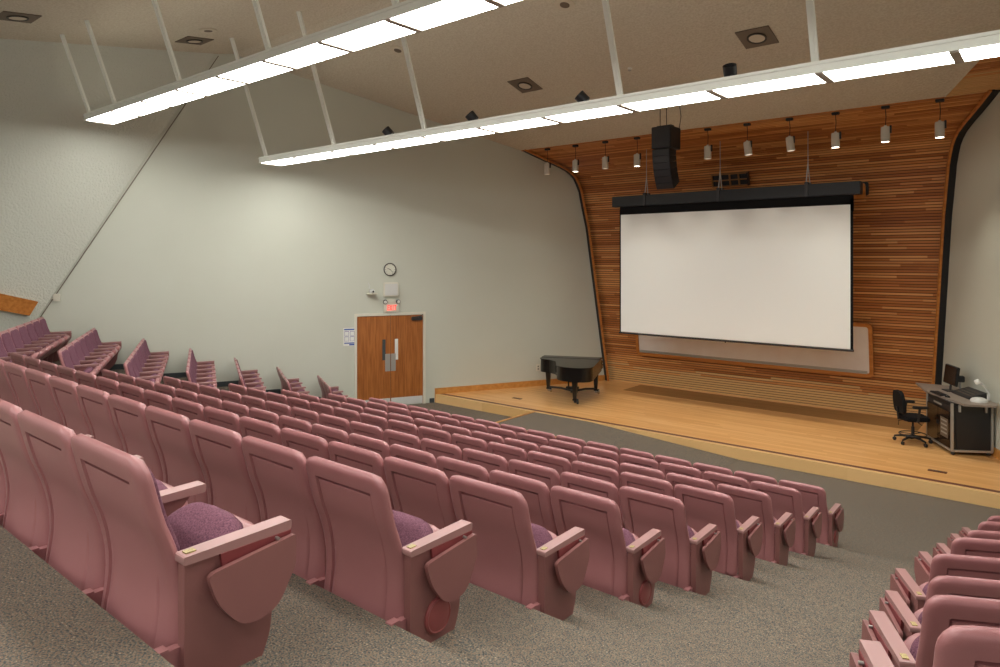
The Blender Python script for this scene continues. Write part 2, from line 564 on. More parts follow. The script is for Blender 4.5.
# ------------------------------------------------------------------ baseboards
bm = BM()
def wallbox(bm, xf, nrm, ya, yb, za, zb, t):
    prism(bm, [Vector((xf(ya), ya, za)), Vector((xf(yb), yb, za)), Vector((xf(yb), yb, zb)), Vector((xf(ya), ya, zb))], nrm * t)
wallbox(bm, XL, NL, STAGE_Y + .0, 16.42, 0.0, STAGE_Z + .15, .03)
struct('baseboard_stage_left', bm, M['base_wood'])
bm = BM()
wallbox(bm, XR, NR, STAGE_Y + .0, 16.42, 0.0, STAGE_Z + .15, .03)
struct('baseboard_stage_right', bm, M['base_wood'])
def wy(u): return (u * CW_ - NW * SW_)              # Y on the left wall at row coordinate u
bm = BM()
for i in range(0, 11):
    if i:
        ya, yb3 = wy(UB(i)), wy(UB(i - 1)) + .05
        wallbox(bm, XL, NL, ya, yb3, DZ * i, DZ * i + .11, .012)
        wallbox(bm, XL, NL, wy(UB(i - 1)), yb3, DZ * (i - 1), DZ * i, .012)
wallbox(bm, XL, NL, wy(UB(0)), 10.15, 0, .11, .012)
wallbox(bm, XL, NL, 11.93, 12.04, 0, .11, .012)
struct('baseboard_left', bm, M['rubber'])

# ------------------------------------------------------------------ double door in the left wall
YD0, YD1, ZD = 10.33, 11.78, 2.195
d = empty('door_1', (XL(YD0), YD0, 0), -math.atan(KW) * 1.0)
d['kind'] = 'structure'
# local frame of the door: x along the wall (towards the stage), y into the room
ang = math.atan2(CW_, SW_)
d.rotation_euler = (0, 0, ang)
WD = math.hypot(YD1 - YD0, (YD1 - YD0) * KW)
bm = BM()                                            # local -y is the room side (right of travel)
def lb(bm, x0, x1, z0, z1, out0, out1, bev=0, mi=0): return box(bm, (x0, -out1, z0), (x1, -out0, z1), bev, mi=mi)
lb(bm, -.06, 0, 0, ZD + .06, -.02, .035); lb(bm, WD, WD + .06, 0, ZD + .06, -.02, .035); lb(bm, -.06, WD + .06, ZD, ZD + .06, -.02, .036)
finish('door_frame', bm, M['cream'], d)
for k in range(2):
    a, b = (0.004, WD / 2 - .004) if k == 0 else (WD / 2 + .004, WD - .004)
    bm = BM(); lb(bm, a, b, .02, ZD - .01, -.01, .012)
    lf = finish('door_leaf', bm, M['door'], d)
    bm = BM(); lb(bm, a + .01, b - .01, .02, .2, .012, .016)
    finish('kick_plate', bm, M['grey_panel'], lf)
    bm = BM()
    if k == 0: lb(bm, b - .20, b - .12, 1.12, 1.62, .0121, .018, .003)
    else: lb(bm, a + .10, a + .18, 1.12, 1.62, .0121, .018, .003)
    tag(finish('vision_pane', bm, M['rubber'] if k == 0 else M['sheet_white'], lf), 'narrow dark glass strip' if k == 0 else 'narrow bright glass strip')
    bm = BM()
    if k == 0: lb(bm, b - .13, b - .005, .85, 1.27, .0125, .022, .003)
    else: lb(bm, a + .005, a + .12, .85, 1.27, .0125, .022, .003)
    finish('push_plate', bm, M['silver'], lf)
bm = BM(); lb(bm, WD / 2 - .004, WD / 2 + .004, .02, ZD, -.008, .006)
finish('door_gap', bm, M['clock_rim'], d)
bm = BM(); lb(bm, WD - .30, WD - .03, ZD - .14, ZD - .05, .013, .08, .012); tube(bm, [(WD - .2, -.06, ZD - .06), (WD - .06, -.10, ZD - .03), (WD - .02, -.03, ZD + .0)], .012)
finish('door_closer', bm, M['charcoal'], d)

# helper: a wall-mounted thing on the left wall at (Y, z)
def wall_thing(name, y, z): return empty(name, (XL(y), y, z), ang)

t = wall_thing('wall_clock', 11.04, 3.30)
bm = BM(); lathe(bm, [(.152, 0), (.157, .03), (.143, .045), (.134, .03), (.134, .012)], (0, 0, 0), (0, -1, 0), 32)
finish('clock_case', bm, M['clock_rim'], t, 40)
bm = BM(); disc_solid(bm, (0, -.01, 0), (0, -1, 0), .135, .012, 32)
fc = finish('clock_dial', bm, M['clock_face'], t)
bm = BM()
for k in range(12):
    a = k * PI / 6
    r0 = .115
    c = Vector((math.sin(a) * .115, -.0235, math.cos(a) * .115))
    box(bm, (-.004, -.001, -.009), (.004, .001, .009), rot=Matrix.Translation(c) @ Matrix.Rotation(a, 4, 'Y'))
finish('hour_mark', bm, M['clock_rim'], fc)['kind'] = 'stuff'
for nm, a, l, w_ in (('hour_hand', math.radians(292), .07, .006), ('minute_hand', math.radians(135), .105, .004)):
    bm = BM(); box(bm, (-w_, -.0275, -.015), (w_, -.0255, l), rot=Matrix.Rotation(a, 4, 'Y'))
    finish(nm, bm, M['clock_rim'], fc)
tag(t, 'round white-faced wall clock with dark rim high above the double doors', 'clock')

t = wall_thing('speaker_box', 11.05, 2.82)
bm = BM(); box(bm, (-.185, -.1, -.17), (.185, 0, .17), .02)
finish('box_case', bm, M['cream'], t, 40)
bm = BM(); box(bm, (-.155, -.108, -.14), (.155, -.098, .14), .004)
finish('speaker_grille', bm, M['grey_panel'], t)
tag(t, 'square pale grey wall speaker box between the clock and exit sign', 'speaker')

t = wall_thing('exit_sign', 11.06, 2.42)
bm = BM(); box(bm, (-.185, -.07, -.15), (.185, 0, .085), .012)
finish('sign_case', bm, M['cream'], t, 40)
bm = BM(); box(bm, (-.125, -.09, .075), (.125, -.005, .165), .02)
finish('battery_case', bm, M['cream'], t, 40)
for s in (-1, 1):
    bm = BM(); lathe(bm, [(.02, 0), (.05, .03), (.055, .07), (.045, .075)], (s * .15, -.05, .125), (s * .15, -1, -.35), 16)
    h = finish('lamp_head', bm, M['charcoal'], t, 40)
    bm = BM(); lathe(bm, [(.044, .0), (.04, .012), (.02, .02)], Vector((s * .15, -.05, .125)) + Vector((s * .15, -1, -.35)).normalized() * .07, (s * .15, -1, -.35), 16)
    finish('lamp_lens', bm, M['sheet_white'], h, 40)
def letter(bm, ch, x, z, s, y):
    W = s * .55; T = s * .17
    R = lambda x0, x1, z0, z1: box(bm, (x + x0, y - .004, z + z0), (x + x1, y, z + z1))
    if ch == 'E': R(0, T, 0, s); R(0, W, 0, T); R(0, W * .85, s / 2 - T / 2, s / 2 + T / 2); R(0, W, s - T, s)
    if ch == 'I': R(W / 2 - T / 2, W / 2 + T / 2, 0, s)
    if ch == 'T': R(W / 2 - T / 2, W / 2 + T / 2, 0, s); R(0, W, s - T, s)
    if ch == 'X':
        for q in (1, -1):
            a = math.atan2(W - T, s) * q
            box(bm, (-T / 2, y - .004, -s * .54), (T / 2, y, s * .54), rot=Matrix.Translation((x + W / 2, 0, z + s / 2)) @ Matrix.Rotation(a, 4, 'Y'))
bm = BM()
for i, ch in enumerate('EXIT'): letter(bm, ch, -.1 + i * .053, -.10, .125, -.071)
finish('exit_lettering', bm, M['exit_red'], t)
tag(t, 'white exit sign with red letters and twin emergency lamps above doors', 'exit sign')

t = wall_thing('wall_camera', 10.62, 2.80)
bm = BM(); box(bm, (-.08, -.16, -.065), (.10, 0, -.045), .004)
finish('shelf_bracket', bm, M['cream'], t, 40)
bm = BM(); box(bm, (-.04, -.14, -.045), (.055, -.03, .03), .02); lathe(bm, [(.03, 0), (.035, .02), (.02, .04)], (.0, -.13, -.005), (0.3, -1, -.2), 14, 0)
finish('camera_body', bm, M['grey_panel'], t, 40)
bm = BM(); lathe(bm, [(.018, 0), (.016, .008)], (.013, -.172, -.013), (0.3, -1, -.2), 12)
finish('camera_lens', bm, M['black'], t)
bm = BM(); tube(bm, [(-.03, -.02, .03), (-.02, -.02, .09), (-.04, -.01, .14)], .008, 6)
finish('cable', bm, M['grey_panel'], t)
t.scale = (1.3, 1.3, 1.3)
tag(t, 'small white wall camera on a shelf bracket left of the speaker box', 'camera')

t = wall_thing('notice_board', 10.17, 1.72)
t.scale = (1, 1, .84)
bm = BM(); box(bm, (-.135, -.012, -.25), (.135, 0, .25), .002)
finish('board_sheet', bm, M['sheet_white'], t)
bm = BM(); box(bm, (-.12, -.014, .19), (.13, -.011, .225)); box(bm, (.0, -.014, -.24), (.12, -.011, -.20)); box(bm, (-.115, -.014, -.19), (.12, -.011, -.16))
finish('blue_printing', bm, M['blue'], t)
bm = BM()
for x in (-.11, .02):
    for z in (.03, -.12):
        for (a, b, c, dd) in ((0, .1, .118, .13), (0, .1, 0, .006), (0, .006, 0, .13), (.094, .1, 0, .13)):
            box(bm, (x + a, -.0138, z + c), (x + b, -.011, z + dd))
finish('printed_frames', bm, M['purple'], t)
tag(t, 'white and blue notice board with four framed blocks beside the door', 'notice board')

t = wall_thing('junction_box', 4.95, 2.78)
bm = BM(); box(bm, (-.06, -.05, -.075), (.06, 0, .075), .01)
finish('box_cover', bm, M['cream'], t, 40)
bm = BM(); tube(bm, [(-.06, -.02, -.02), (-.28, -.02, -.03)], .012, 6)
finish('conduit', bm, M['cream'], t)
tag(t, 'small cream junction box with short conduit high on the left wall', 'junction box')
t = wall_thing('power_outlet', 14.60, .68)
bm = BM(); box(bm, (-.06, -.01, -.09), (.06, 0, .09), .003); finish('outlet_plate', bm, M['cream'], t)
bm = BM(); box(bm, (-.018, -.013, .02), (.018, -.009, .05), .002); box(bm, (-.018, -.013, -.05), (.018, -.009, -.02), .002); finish('outlet_socket', bm, M['clock_rim'], t)
tag(t, 'cream wall outlet to the left of the piano', 'outlet')

# ------------------------------------------------------------------ auditorium seats
BP = [(.905, -.152), (.87, -.146), (.82, -.132), (.77, -.120), (.69, -.098), (.62, -.070), (.55, -.046), (.47, -.028), (.40, -.022), (.32, -.026), (.25, -.036), (.20, -.046), (.16, -.052)]
def sheet(bm, prof, z0, z1, hw, rt, rb, thick, edge, bulge=0, groove=None, xs=None, nz=26, mi=0, frame=None, seam=None):
    """a padded or moulded slab. prof(z)->y of rear face. rows in z, columns in x, rounded corners rt/rb."""
    zs = [z0 + (z1 - z0) * (.5 - .5 * math.cos(PI * k / nz)) * .55 + (z1 - z0) * k / nz * .45 for k in range(nz + 1)]
    if groove: zs = sorted(zs + [groove[0] - .009, groove[0] + .009, groove[0], groove[0] + .016])
    nx = 14
    us = [-1 + 2 * k / nx for k in range(nx + 1)]
    if groove:
        g = groove[1] / hw
        us = sorted([u for u in us if abs(abs(u) - g) > .05] + [s * (g + q) for s in (-1, 1) for q in (-.03, 0, .02, .045)])
    us = sorted(us + [-.94, .94, -.985, .985])
    back, front = [], []
    for z in zs:
        def hw_at(z):
            h = hw
            if z > z1 - rt: h = hw - rt + math.sqrt(max(rt * rt - (z - (z1 - rt)) ** 2, 0))
            if z < z0 + rb: h = min(h, hw - rb + math.sqrt(max(rb * rb - ((z0 + rb) - z) ** 2, 0)))
            return h
        h = max(hw_at(z), .004)
        rb_, rf_ = [], []
        tz = min(1, min(z1 - z, z - z0) / edge)
        ez = 1 - math.sqrt(max(0, 1 - (1 - tz) ** 2))
        for u in us:
            x = u * h
            dx = min(1, (h - abs(x)) / edge)
            e = 1 - math.sqrt(max(0, 1 - (1 - dx) ** 2))
            k = min(1, max(e, ez)) * thick * .48
            y = prof(z) - bulge * (1 - (x / hw) ** 2) * max(0, min(1, (.62 - z) / .32))
            yb, yf = y + k, y + thick - k
            if groove:
                gx, gz = abs(x) < groove[1], z < groove[0]
                if gx and gz: yb += .007
                near_x = abs(abs(x) - groove[1]) < .004 and z <= groove[0] + .001
                near_z = abs(z - groove[0]) < .003 and abs(x) <= groove[1]
                if near_z: yb += .026
                elif near_x: yb += .018
            if seam:
                for sz in seam:
                    yf -= .014 * math.exp(-((z - sz) / .012) ** 2)
                yf -= .008 * math.exp(-(x / .012) ** 2) * (1 if seam else 0)
            p, q = Vector((x, yb, z)), Vector((x, yf, z))
            if frame: p, q = frame @ p, frame @ q
            rb_.append(bm.verts.new(p)); rf_.append(bm.verts.new(q))
        back.append(rb_); front.append(rf_)
    n, m = len(zs), len(us)
    F_ = []
    for i in range(n - 1):
        for j in range(m - 1):
            F_.append(bm.faces.new((back[i][j], back[i][j + 1], back[i + 1][j + 1], back[i + 1][j])))
            F_.append(bm.faces.new((front[i][j], front[i + 1][j], front[i + 1][j + 1], front[i][j + 1])))
        F_.append(bm.faces.new((back[i][0], back[i + 1][0], front[i + 1][0], front[i][0])))
        F_.append(bm.faces.new((back[i][-1], front[i][-1], front[i + 1][-1], back[i + 1][-1])))
    for j in range(m - 1):
        F_.append(bm.faces.new((back[0][j], front[0][j], front[0][j + 1], back[0][j + 1])))
        F_.append(bm.faces.new((back[-1][j], back[-1][j + 1], front[-1][j + 1], front[-1][j])))
    for f in F_: f.material_index = mi

bprof = lambda z: lerp_prof(BP, z)
HUB = (.138, .262)
def rounded(poly, r, seg=4):
    out = []
    n = len(poly)
    for i in range(n):
        p = Vector(poly[i]); a = Vector(poly[i - 1]); b = Vector(poly[(i + 1) % n])
        da, db = (a - p), (b - p)
        rr = r[i] if isinstance(r, (list, tuple)) else r
        k = min(rr, da.length * .45, db.length * .45)
        if k < 1e-5: out.append(tuple(p)); continue
        A, B = p + da.normalized() * k, p + db.normalized() * k
        for s in range(seg + 1):
            t_ = s / seg
            q = A * (1 - t_) ** 2 + p * 2 * t_ * (1 - t_) + B * t_ ** 2
            out.append(tuple(q))
    return out
MESH = {}
def part(name, key, build, m, parent, smooth=None):
    """first use builds the mesh, later uses share it"""
    if key in MESH:
        o = bpy.data.objects.new(name, MESH[key]); COL.objects.link(o); o.parent = parent
        return o
    bm = BM(); build(bm)
    o = finish(name, bm, m, parent, smooth)
    MESH[key] = o.data
    return o
ARMX = .2725
ENDX = .292
def b_shell(bm): sheet(bm, bprof, .165, .905, .268, .074, .06, .05, .034, bulge=.045, groove=(.812, .182))
def b_pad(bm): sheet(bm, lambda z: bprof(z) + .030,   .23, .87, .238, .07, .05, .038, .026, seam=(.56,))
SF = Matrix.Translation((0, .045, .288)) @ Matrix.Rotation(math.radians(-43), 4, 'X')      # seat frame: local z runs out along the folded seat
def b_pan(bm): sheet(bm, lambda z: .004, 0, .38, .238, .15, .05, .11, .085, nz=16, frame=SF)
def b_cush(bm): sheet(bm, lambda z: -.05 - .03 * math.sin(min(1, z / .4) * PI), .01, .37, .222, .16, .04, .085, .05, nz=16, frame=SF)
def b_arm(x):
    def f(bm):
        pts = rounded([(-.03, .562), (.352, .562), (.356, .596), (-.03, .588)], .008, 2)
        prism(bm, [(x - .030, y, z) for y, z in pts], (.060, 0, 0))
    return f
def b_std(x):
    def f(bm):
        prism(bm, [(x - .016, y, z) for y, z in [(-.01, .56), (.30, .56), (.20, .46), (.14, .16), (.12, 0), (-.01, 0)]], (.032, 0, 0))
    return f
def b_foot(x):
    def f(bm): box(bm, (x - .018, -.108, .97), (x + .018, -.06, 1.0)); box(bm, (x - .014, -.088, .2), (x + .014, 0, .97))
    return f
def b_link(x, s):
    def f(bm): tube(bm, [(x - s * .05, .03, .44), (x - s * .0, .03, .44)], .02, 8); tube(bm, [(x - s * .06, .06, .345), (x, .06, .345)], .018, 8)
    return f
def b_endpanel(s):
    x = s * ENDX
    def f(bm):
        pts = rounded([(-.022, .562), (.352, .562), (.352, .47), (.285, .33), (.278, .23), (.235, .13), (.115, .0), (-.022, .0)], [.0, .02, .05, .06, .06, .04, .01, 0], 3)
        prism(bm, [(x - .019, y, z) for y, z in pts], (.038, 0, 0))
    return f
def b_tablet(s):
    x = s * (ENDX + .038)
    def f(bm):
        pts = rounded([(.032, .518), (.354, .553), (.350, .45), (.27, .325), (.15, .312), (.065, .41)], [.03, .012, .02, .05, .09, .1], 5)
        a = [Vector((x, y, z)) for y, z in pts]
        prism(bm, a, (s * .02, 0, 0))
        vs = [v for v in bm.verts]
        # lean outwards a little at the bottom
        bmesh.ops.transform(bm, matrix=Matrix.Translation((x, 0, .55)) @ Matrix.Rotation(-s * math.radians(3), 4, 'Y') @ Matrix.Translation((-x, 0, -.55)), verts=vs)
    return f
def b_hinge(s):
    x = s * (ENDX + .02)
    def f(bm):
        prism(bm, [(x, y, z) for y, z in [(.09, .562), (.35, .562), (.33, .50), (.10, .50)]], (s * .014, 0, 0))
    return f
def b_pin(s):
    x = s * (ENDX + .02)
    def f(bm): tube(bm, [(x, .29, .553), (x + s * .03, .29, .553)], .006, 8)
    return f
def b_hub(s):
    x = s * (ENDX + .019)
    def f(bm): lathe(bm, [(.078, 0), (.078, .006), (.070, .013), (.064, .010), (.04, .016), (.002, .018)], (x, HUB[0], HUB[1]), (s, 0, 0), 28); 
    return f
def b_hubslot(s):
    x = s * (ENDX + .032)
    def f(bm): box(bm, (-.006, -.045, -.005), (.003, .045, .005), .002, rot=Matrix.Translation((x, HUB[0], HUB[1])) @ Matrix.Rotation(math.radians(20), 4, 'X'))
    return f
def b_plate(s):
    x = s * ENDX
    def f(bm): box(bm, (x - .014, -.012, .5885), (x + .010, .022, .5925), rot=None)
    return f
def b_screw(s):
    def f(bm):
        for y, z in ((-.028, .50), (-.008, .33)): disc_solid(bm, (s * .262, y + .022, z), (s, 0, 0), .008, .006, 8)
    return f

def make_seat(kind):
    """kind: 'R' plain arm on the right, 'L' plain arm on the left, 'ER'/'EL' aisle end, +'H' round hub cover"""
    o = empty('auditorium_seat')
    part('backrest', 'shell', b_shell, M['plastic'], o, 50)
    bp = part('back_pad', 'pad', b_pad, M['fabric'], o, 50)
    st = part('seat', 'pan', b_pan, M['plastic'], o, 50)
    part('seat_cushion', 'cush', b_cush, M['fabric'], st, 50)
    s = -1 if 'L' in kind else 1
    if kind[0] == 'E':
        a = part('armrest', 'earm%d' % s, b_arm(s * ENDX), M['arm'], o)
        part('number_plate', 'plate%d' % s, b_plate(s), M['yellow'], a)
        p = part('end_panel', 'end%d' % s, b_endpanel(s), M['plastic_panel'], o)
        part('folding_tablet', 'tab%d' % s, b_tablet(s), M['plastic_panel'], o)
        part('hinge_cover', 'hinge%d' % s, b_hinge(s), M['hinge_red'], o)
        part('hinge_pin', 'pin%d' % s, b_pin(s), M['steel'], o)
        part('riser_foot', 'foot%d' % s, b_foot(s * (ENDX - .02)), M['plastic'], p)
        part('pivot_link', 'link%d' % s, b_link(s * ENDX, s), M['charcoal'], o)
        part('back_screws', 'screw%d' % s, b_screw(s), M['steel'], o)
        if 'H' in kind:
            h = part('hub_cover', 'hub%d' % s, b_hub(s), M['hub_red'], p, 40)
            part('hub_slot', 'hubslot%d' % s, b_hubslot(s), M['plastic_panel'], h)
    else:
        part('armrest', 'arm%d' % s, b_arm(s * ARMX), M['arm'], o)
        p = part('arm_standard', 'std%d' % s, b_std(s * ARMX), M['plastic_panel'], o)
        part('riser_foot', 'mfoot%d' % s, b_foot(s * ARMX), M['plastic'], p)
    return o

PROTO = {}
PITCH = {1: .585, 2: .56, 3: .565, 4: .54, 5: .558, 6: .547, 7: .547, 8: .547, 9: .547}
def put_seat(kind, x, y, z, rz, riser, label, group, sx=1, sz=1.0):
    if kind not in PROTO:
        o = PROTO[kind] = make_seat(kind)
    else:
        o = copy_tree(PROTO[kind])
    o.location = (x, y, z)
    o.rotation_euler = (0, 0, rz)
    o.scale = (sx, 1, sz)
    for c in o.children:
        for g in c.children:
            if g.name.startswith('riser_foot'): g.scale = (1, 1, riser)
    tag(o, label, 'auditorium seat', group)
    return o
def px(X, Y, Z):
    c, s = math.cos(TH), math.sin(TH)
    r, f = X * c + Y * s, -X * s + Y * c
    return (500 + F * r / f, HY - F * (Z - EYE) / f) if f > .3 else (-999, 0)

ORD = ['first', 'second', 'third', 'fourth', 'fifth', 'sixth', 'seventh', 'eighth', 'ninth', 'tenth', 'eleventh', 'twelfth', 'thirteenth', 'fourteenth', 'fifteenth']
def row_name(n):
    if n == 1: return 'row nearest the viewer'
    if n <= 4: return ORD[n - 1] + ' row from the viewer'
    return 'front row by the stage' if n == 9 else ORD[9 - n] + ' row from the stage'
# centre block
for n in range(1, 10):
    y = YE(n - 1) + .09
    z = TIER[n]
    riser = TIER[n - 1] - TIER[n]
    for k in range(15):
        sx = PITCH[n] / .545
        x = -2.14 - ENDX * sx - PITCH[n] * k
        if px(x + .25, y, z + .9)[0] < -25: continue
        if k == 0:
            kind = 'ERH' if n in (2, 4, 9) else 'ER'
            lab = 'plum aisle-end seat with folded tablet%s, centre block, %s' % (' and round hub' if 'H' in kind else '', row_name(n))
        else:
            kind = 'R'
            lab = 'plum seat in centre block, %s, %s from the right aisle' % (row_name(n), ORD[k])
        put_seat(kind, x, y, z, 0, riser, lab, 'centre block auditorium seats', sx, (.996 if n == 1 else 1.022 if n <= 5 else .995))
# right block, turned towards the stage
RXY = {4: (-.625, 4.0), 3: (-.515, 3.05), 2: (-.36, 2.13)}
for n in range(2, 10):
    xr_, yr_ = RXY.get(n, (-.742, YE(n - 1) + .08 + (-.742 + .04 + .95) * KW))
    for k in range(2):
        dd = .035 + .29 + .545 * k
        x, y = xr_ + CW_ * dd, yr_ + SW_ * dd
        if px(x, y, TIER[n] + .9)[0] > 1120: continue
        kind = 'EL' if k == 0 else 'R'
        lab = ('plum aisle-end seat with folded tablet, right block, %s' if k == 0 else 'plum seat second from the aisle, right block, %s') % row_name(n)
        put_seat(kind, x, y, TIER[n], math.atan(KW), TIER[n - 1] - TIER[n], lab, 'right block auditorium seats')
# left block along the plaster wall
for i in range(0, 8):
    u = U0 - DU * i
    v0 = NW + (.42 if i < 7 else 1.05)
    row = ('front row by the stage' if i == 0 else ORD[i] + ' row from the stage')
    k = 0
    cand = []
    while True:
        v = v0 + .545 * k
        X, Y = line_pt(u, v=v)
        if X > -11.55: break
        cand.append((X, Y)); k += 1
    for k, (X, Y) in enumerate(cand):
        z = DZ * i
        if px(X, Y, z + .7)[0] < -10: continue
        kind = 'EL' if k == 0 else 'L'
        lab = ('plum seat at the wall end, left block, %s' % row) if k == 0 else 'plum seat in left block, %s, %s from the wall' % (row, ORD[k])
        put_seat(kind, X, Y, z, -math.atan(KW), DZ, lab, 'left block auditorium seats')

# ------------------------------------------------------------------ long hanging fluorescent fixtures
LEAN = math.tan(math.asin(.32))
def fixture(x0, npan, y0, z0, rods, label, p=1.222, gadgets=()):
    t = empty('hanging_light', (x0, y0, z0))
    W, Hh = .515, .118
    Lx = npan * p
    bm = BM()
    box(bm, (-.03, 0, 0), (Lx + .03, .012, Hh)); box(bm, (-.03, W - .012, 0), (Lx + .03, W, Hh))
    box(bm, (-.03, 0, 0), (-.018, W, Hh)); box(bm, (Lx + .018, 0, 0), (Lx + .03, W, Hh)); box(bm, (-.03, 0, Hh), (Lx + .03, W, Hh + .01))
    box(bm, (-.03, -.014, Hh - .03), (Lx + .03, 0, Hh - .012)); box(bm, (-.03, -.008, 0), (Lx + .03, 0, .012))
    finish('housing', bm, M['white_metal'], t)
    for i in range(npan):
        bm = BM(); box(bm, (i * p + .012, .014, .0), ((i + 1) * p - .012, W - .014, .012))
        finish('light_panel', bm, M['lens'], t)
    bm = BM(); box(bm, (.0, .1, Hh + .011), (Lx, W - .1, Hh + .016)); finish('added_top_glow', bm, M['ceiling_fill'], t)  # glowing strip added on top of the housing to lift the ceiling brightness
    for i in range(npan + 1):
        bm = BM(); box(bm, (i * p - .042, .013, -.012), (i * p + .042, W - .013, .014))
        finish('panel_divider', bm, M['divider'], t)
    for xr in rods:
        zt = c1(y0) if y0 < 7.9 else c2(y0)
        # lean: bottoms further towards the stage
        top = None
        for s in [k * .01 for k in range(600)]:
            yy, zz = y0 + .02 - LEAN * s, z0 + Hh + s
            if zz >= (c1(yy) if yy < 7.9 else c2(yy)): top = (yy, zz); break
        bm = BM()
        a = Vector((xr - x0, .02, Hh)); b = Vector((xr - x0, top[0] - y0, top[1] - z0 + .01))
        dv = Vector((.044, 0, 0)); dw = Vector((0, .06, .02))
        prism(bm, [a - dv * .5, a + dv * .5, a + dv * .5 + dw, a - dv * .5 + dw], b - a)
        prism(bm, [a + dv * .5 + Vector((0, .012, 0)), a + dv * 1.15 + Vector((0, .012, 0)), a + dv * 1.15 + dw * .8, a + dv * .5 + dw * .8], b - a)
        finish('hanger_rod', bm, M['white_metal'], t)
    return tag(t, label, 'light fixture', 'long hanging fluorescent fixtures')
far = fixture(-13.06, 11, 7.87, 5.568, (-13.0 + .1, -10.6, -8.18, -4.52, -2.12, .3), 'farther long hanging fluorescent fixture with white rails and square hanger rods')
near = fixture(-14.25, 13, 4.95, 6.167, (-14.15, -12.98, -10.56, -8.08, -5.6, -3.2, -.8, 1.2), 'nearer long hanging fluorescent fixture running out of the upper left')
fill3 = fixture(-6.5, 6, 1.9, 6.3, (-8.9, -5.9, -2.9, .6), 'unseen hanging fluorescent fixture added to light the back rows')  # out of view, added so the near seats get light from above
fill4 = fixture(-9.0, 8, -1.6, 6.1, (-8.9, -5.9, -2.9, .6), 'unseen hanging fluorescent fixture added for light over the rear cross aisle')  # unseen behind the viewer, added to light the seat backs

# small black spotlights clamped behind the far fixture
for gx, lean, lab in ((-8.98, -.5, 'small black spotlight on far fixture, leftmost of the four'), (-7.02, -.45, 'small black spotlight on far fixture, second from the left'),
                 (-4.98, -.6, 'small black spotlight on far fixture left of the middle rod'), (-2.98, .1, 'open-ended black spotlight on far fixture beyond the hanging speaker')):
    t = empty('clamp_spotlight', (gx - .09, 8.0, 5.66))
    bm = BM(); lathe(bm, [(.035, 0), (.075, .02), (.08, .16), (.072, .165), (.065, .12)], (0, 0, .04), (lean, -.5, .75), 18)
    finish('lamp_housing', bm, M['black'], t, 40)
    bm = BM(); disc_solid(bm, Vector((0, 0, .04)) + Vector((lean, -.5, .75)).normalized() * .11, (lean, -.5, .75), .066, .01, 18)
    finish('lamp_face', bm, M['clock_rim'], t)
    bm = BM(); box(bm, (-.05, -.03, -.01), (.16, .03, .03), .006); tube(bm, [(.0, 0, .02), (0, 0, .09)], .015, 8)
    finish('clamp', bm, M['charcoal'], t)
    tag(t, lab, 'spotlight', 'black spotlights clamped to far fixture')

# ------------------------------------------------------------------ recessed square ceiling lights and discs
def slope_frame(x, y):
    if y < 7.9: return Matrix.Translation((x, y, c1(y))) @ Matrix.Rotation(math.atan(.127), 4, 'X')
    return Matrix.Translation((x, y, c2(y))) @ Matrix.Rotation(-math.atan(.2708), 4, 'X')
for x, y, lab in ((-8.66, 11.28, 'square recessed ceiling light over the left of the front ceiling slope'), (-3.89, 11.26, 'square recessed ceiling light above the right side of projection screen'),
                  (-13.28, 3.62, 'square recessed ceiling light in the top left corner'), (-13.42, 6.65, 'square recessed ceiling light between near fixture rods at left')):
    t = empty('recessed_light'); t.matrix_world = slope_frame(x, y)
    bm = BM(); box(bm, (-.27, -.27, -.015), (.27, .27, .0), .004)
    finish('plate', bm, M['recess_plate'], t)
    bm = BM(); lathe(bm, [(.13, -.004), (.155, -.004), (.155, -.03), (.13, -.03), (.118, -.012)], (0, 0, -.004), (0, 0, 1), 28)
    finish('ring', bm, M['recess_ring'], t, 40)
    bm = BM(); disc_solid(bm, (0, 0, -.026), (0, 0, 1), .125, .01, 28)
    finish('lamp_glass', bm, M['recess_glass'], t)
    tag(t, lab, 'ceiling light', 'square recessed ceiling lights')
for x, y, r, lab in ((-12.56, 6.49, .16, 'round ceiling speaker beside near fixture at top left'), (-10.27, 9.22, .16, 'round ceiling speaker just below the near fixture'), (-6.3, 9.27, .17, 'round ceiling speaker at the top centre of the photo')):
    t = empty('ceiling_speaker'); t.matrix_world = slope_frame(x, y)
    bm = BM(); lathe(bm, [(r, 0), (r, -.01), (r * .95, -.018), (r * .5, -.02), (r * .48, -.012)], (0, 0, 0), (0, 0, 1), 28)
    finish('flange', bm, M['recess_glass'], t, 40)
    bm = BM(); disc_solid(bm, (0, 0, -.022), (0, 0, 1), r * .47, .01, 24)
    finish('grille', bm, M['recess_plate'], t)
    tag(t, lab, 'ceiling speaker', 'round ceiling speakers')
t = empty('sprinkler_head'); t.matrix_world = slope_frame(-6.3, 11.42)
bm = BM(); lathe(bm, [(.045, 0), (.045, -.008), (.015, -.012), (.012, -.04)], (0, 0, 0), (0, 0, 1), 14); finish('escutcheon', bm, M['sheet_white'], t, 40)
bm = BM(); lathe(bm, [(.03, -.045), (.03, -.05)], (0, 0, 0), (0, 0, 1), 12); finish('deflector', bm, M['steel'], t)
tag(t, 'small white sprinkler head in the ceiling above the far fixture', 'sprinkler')

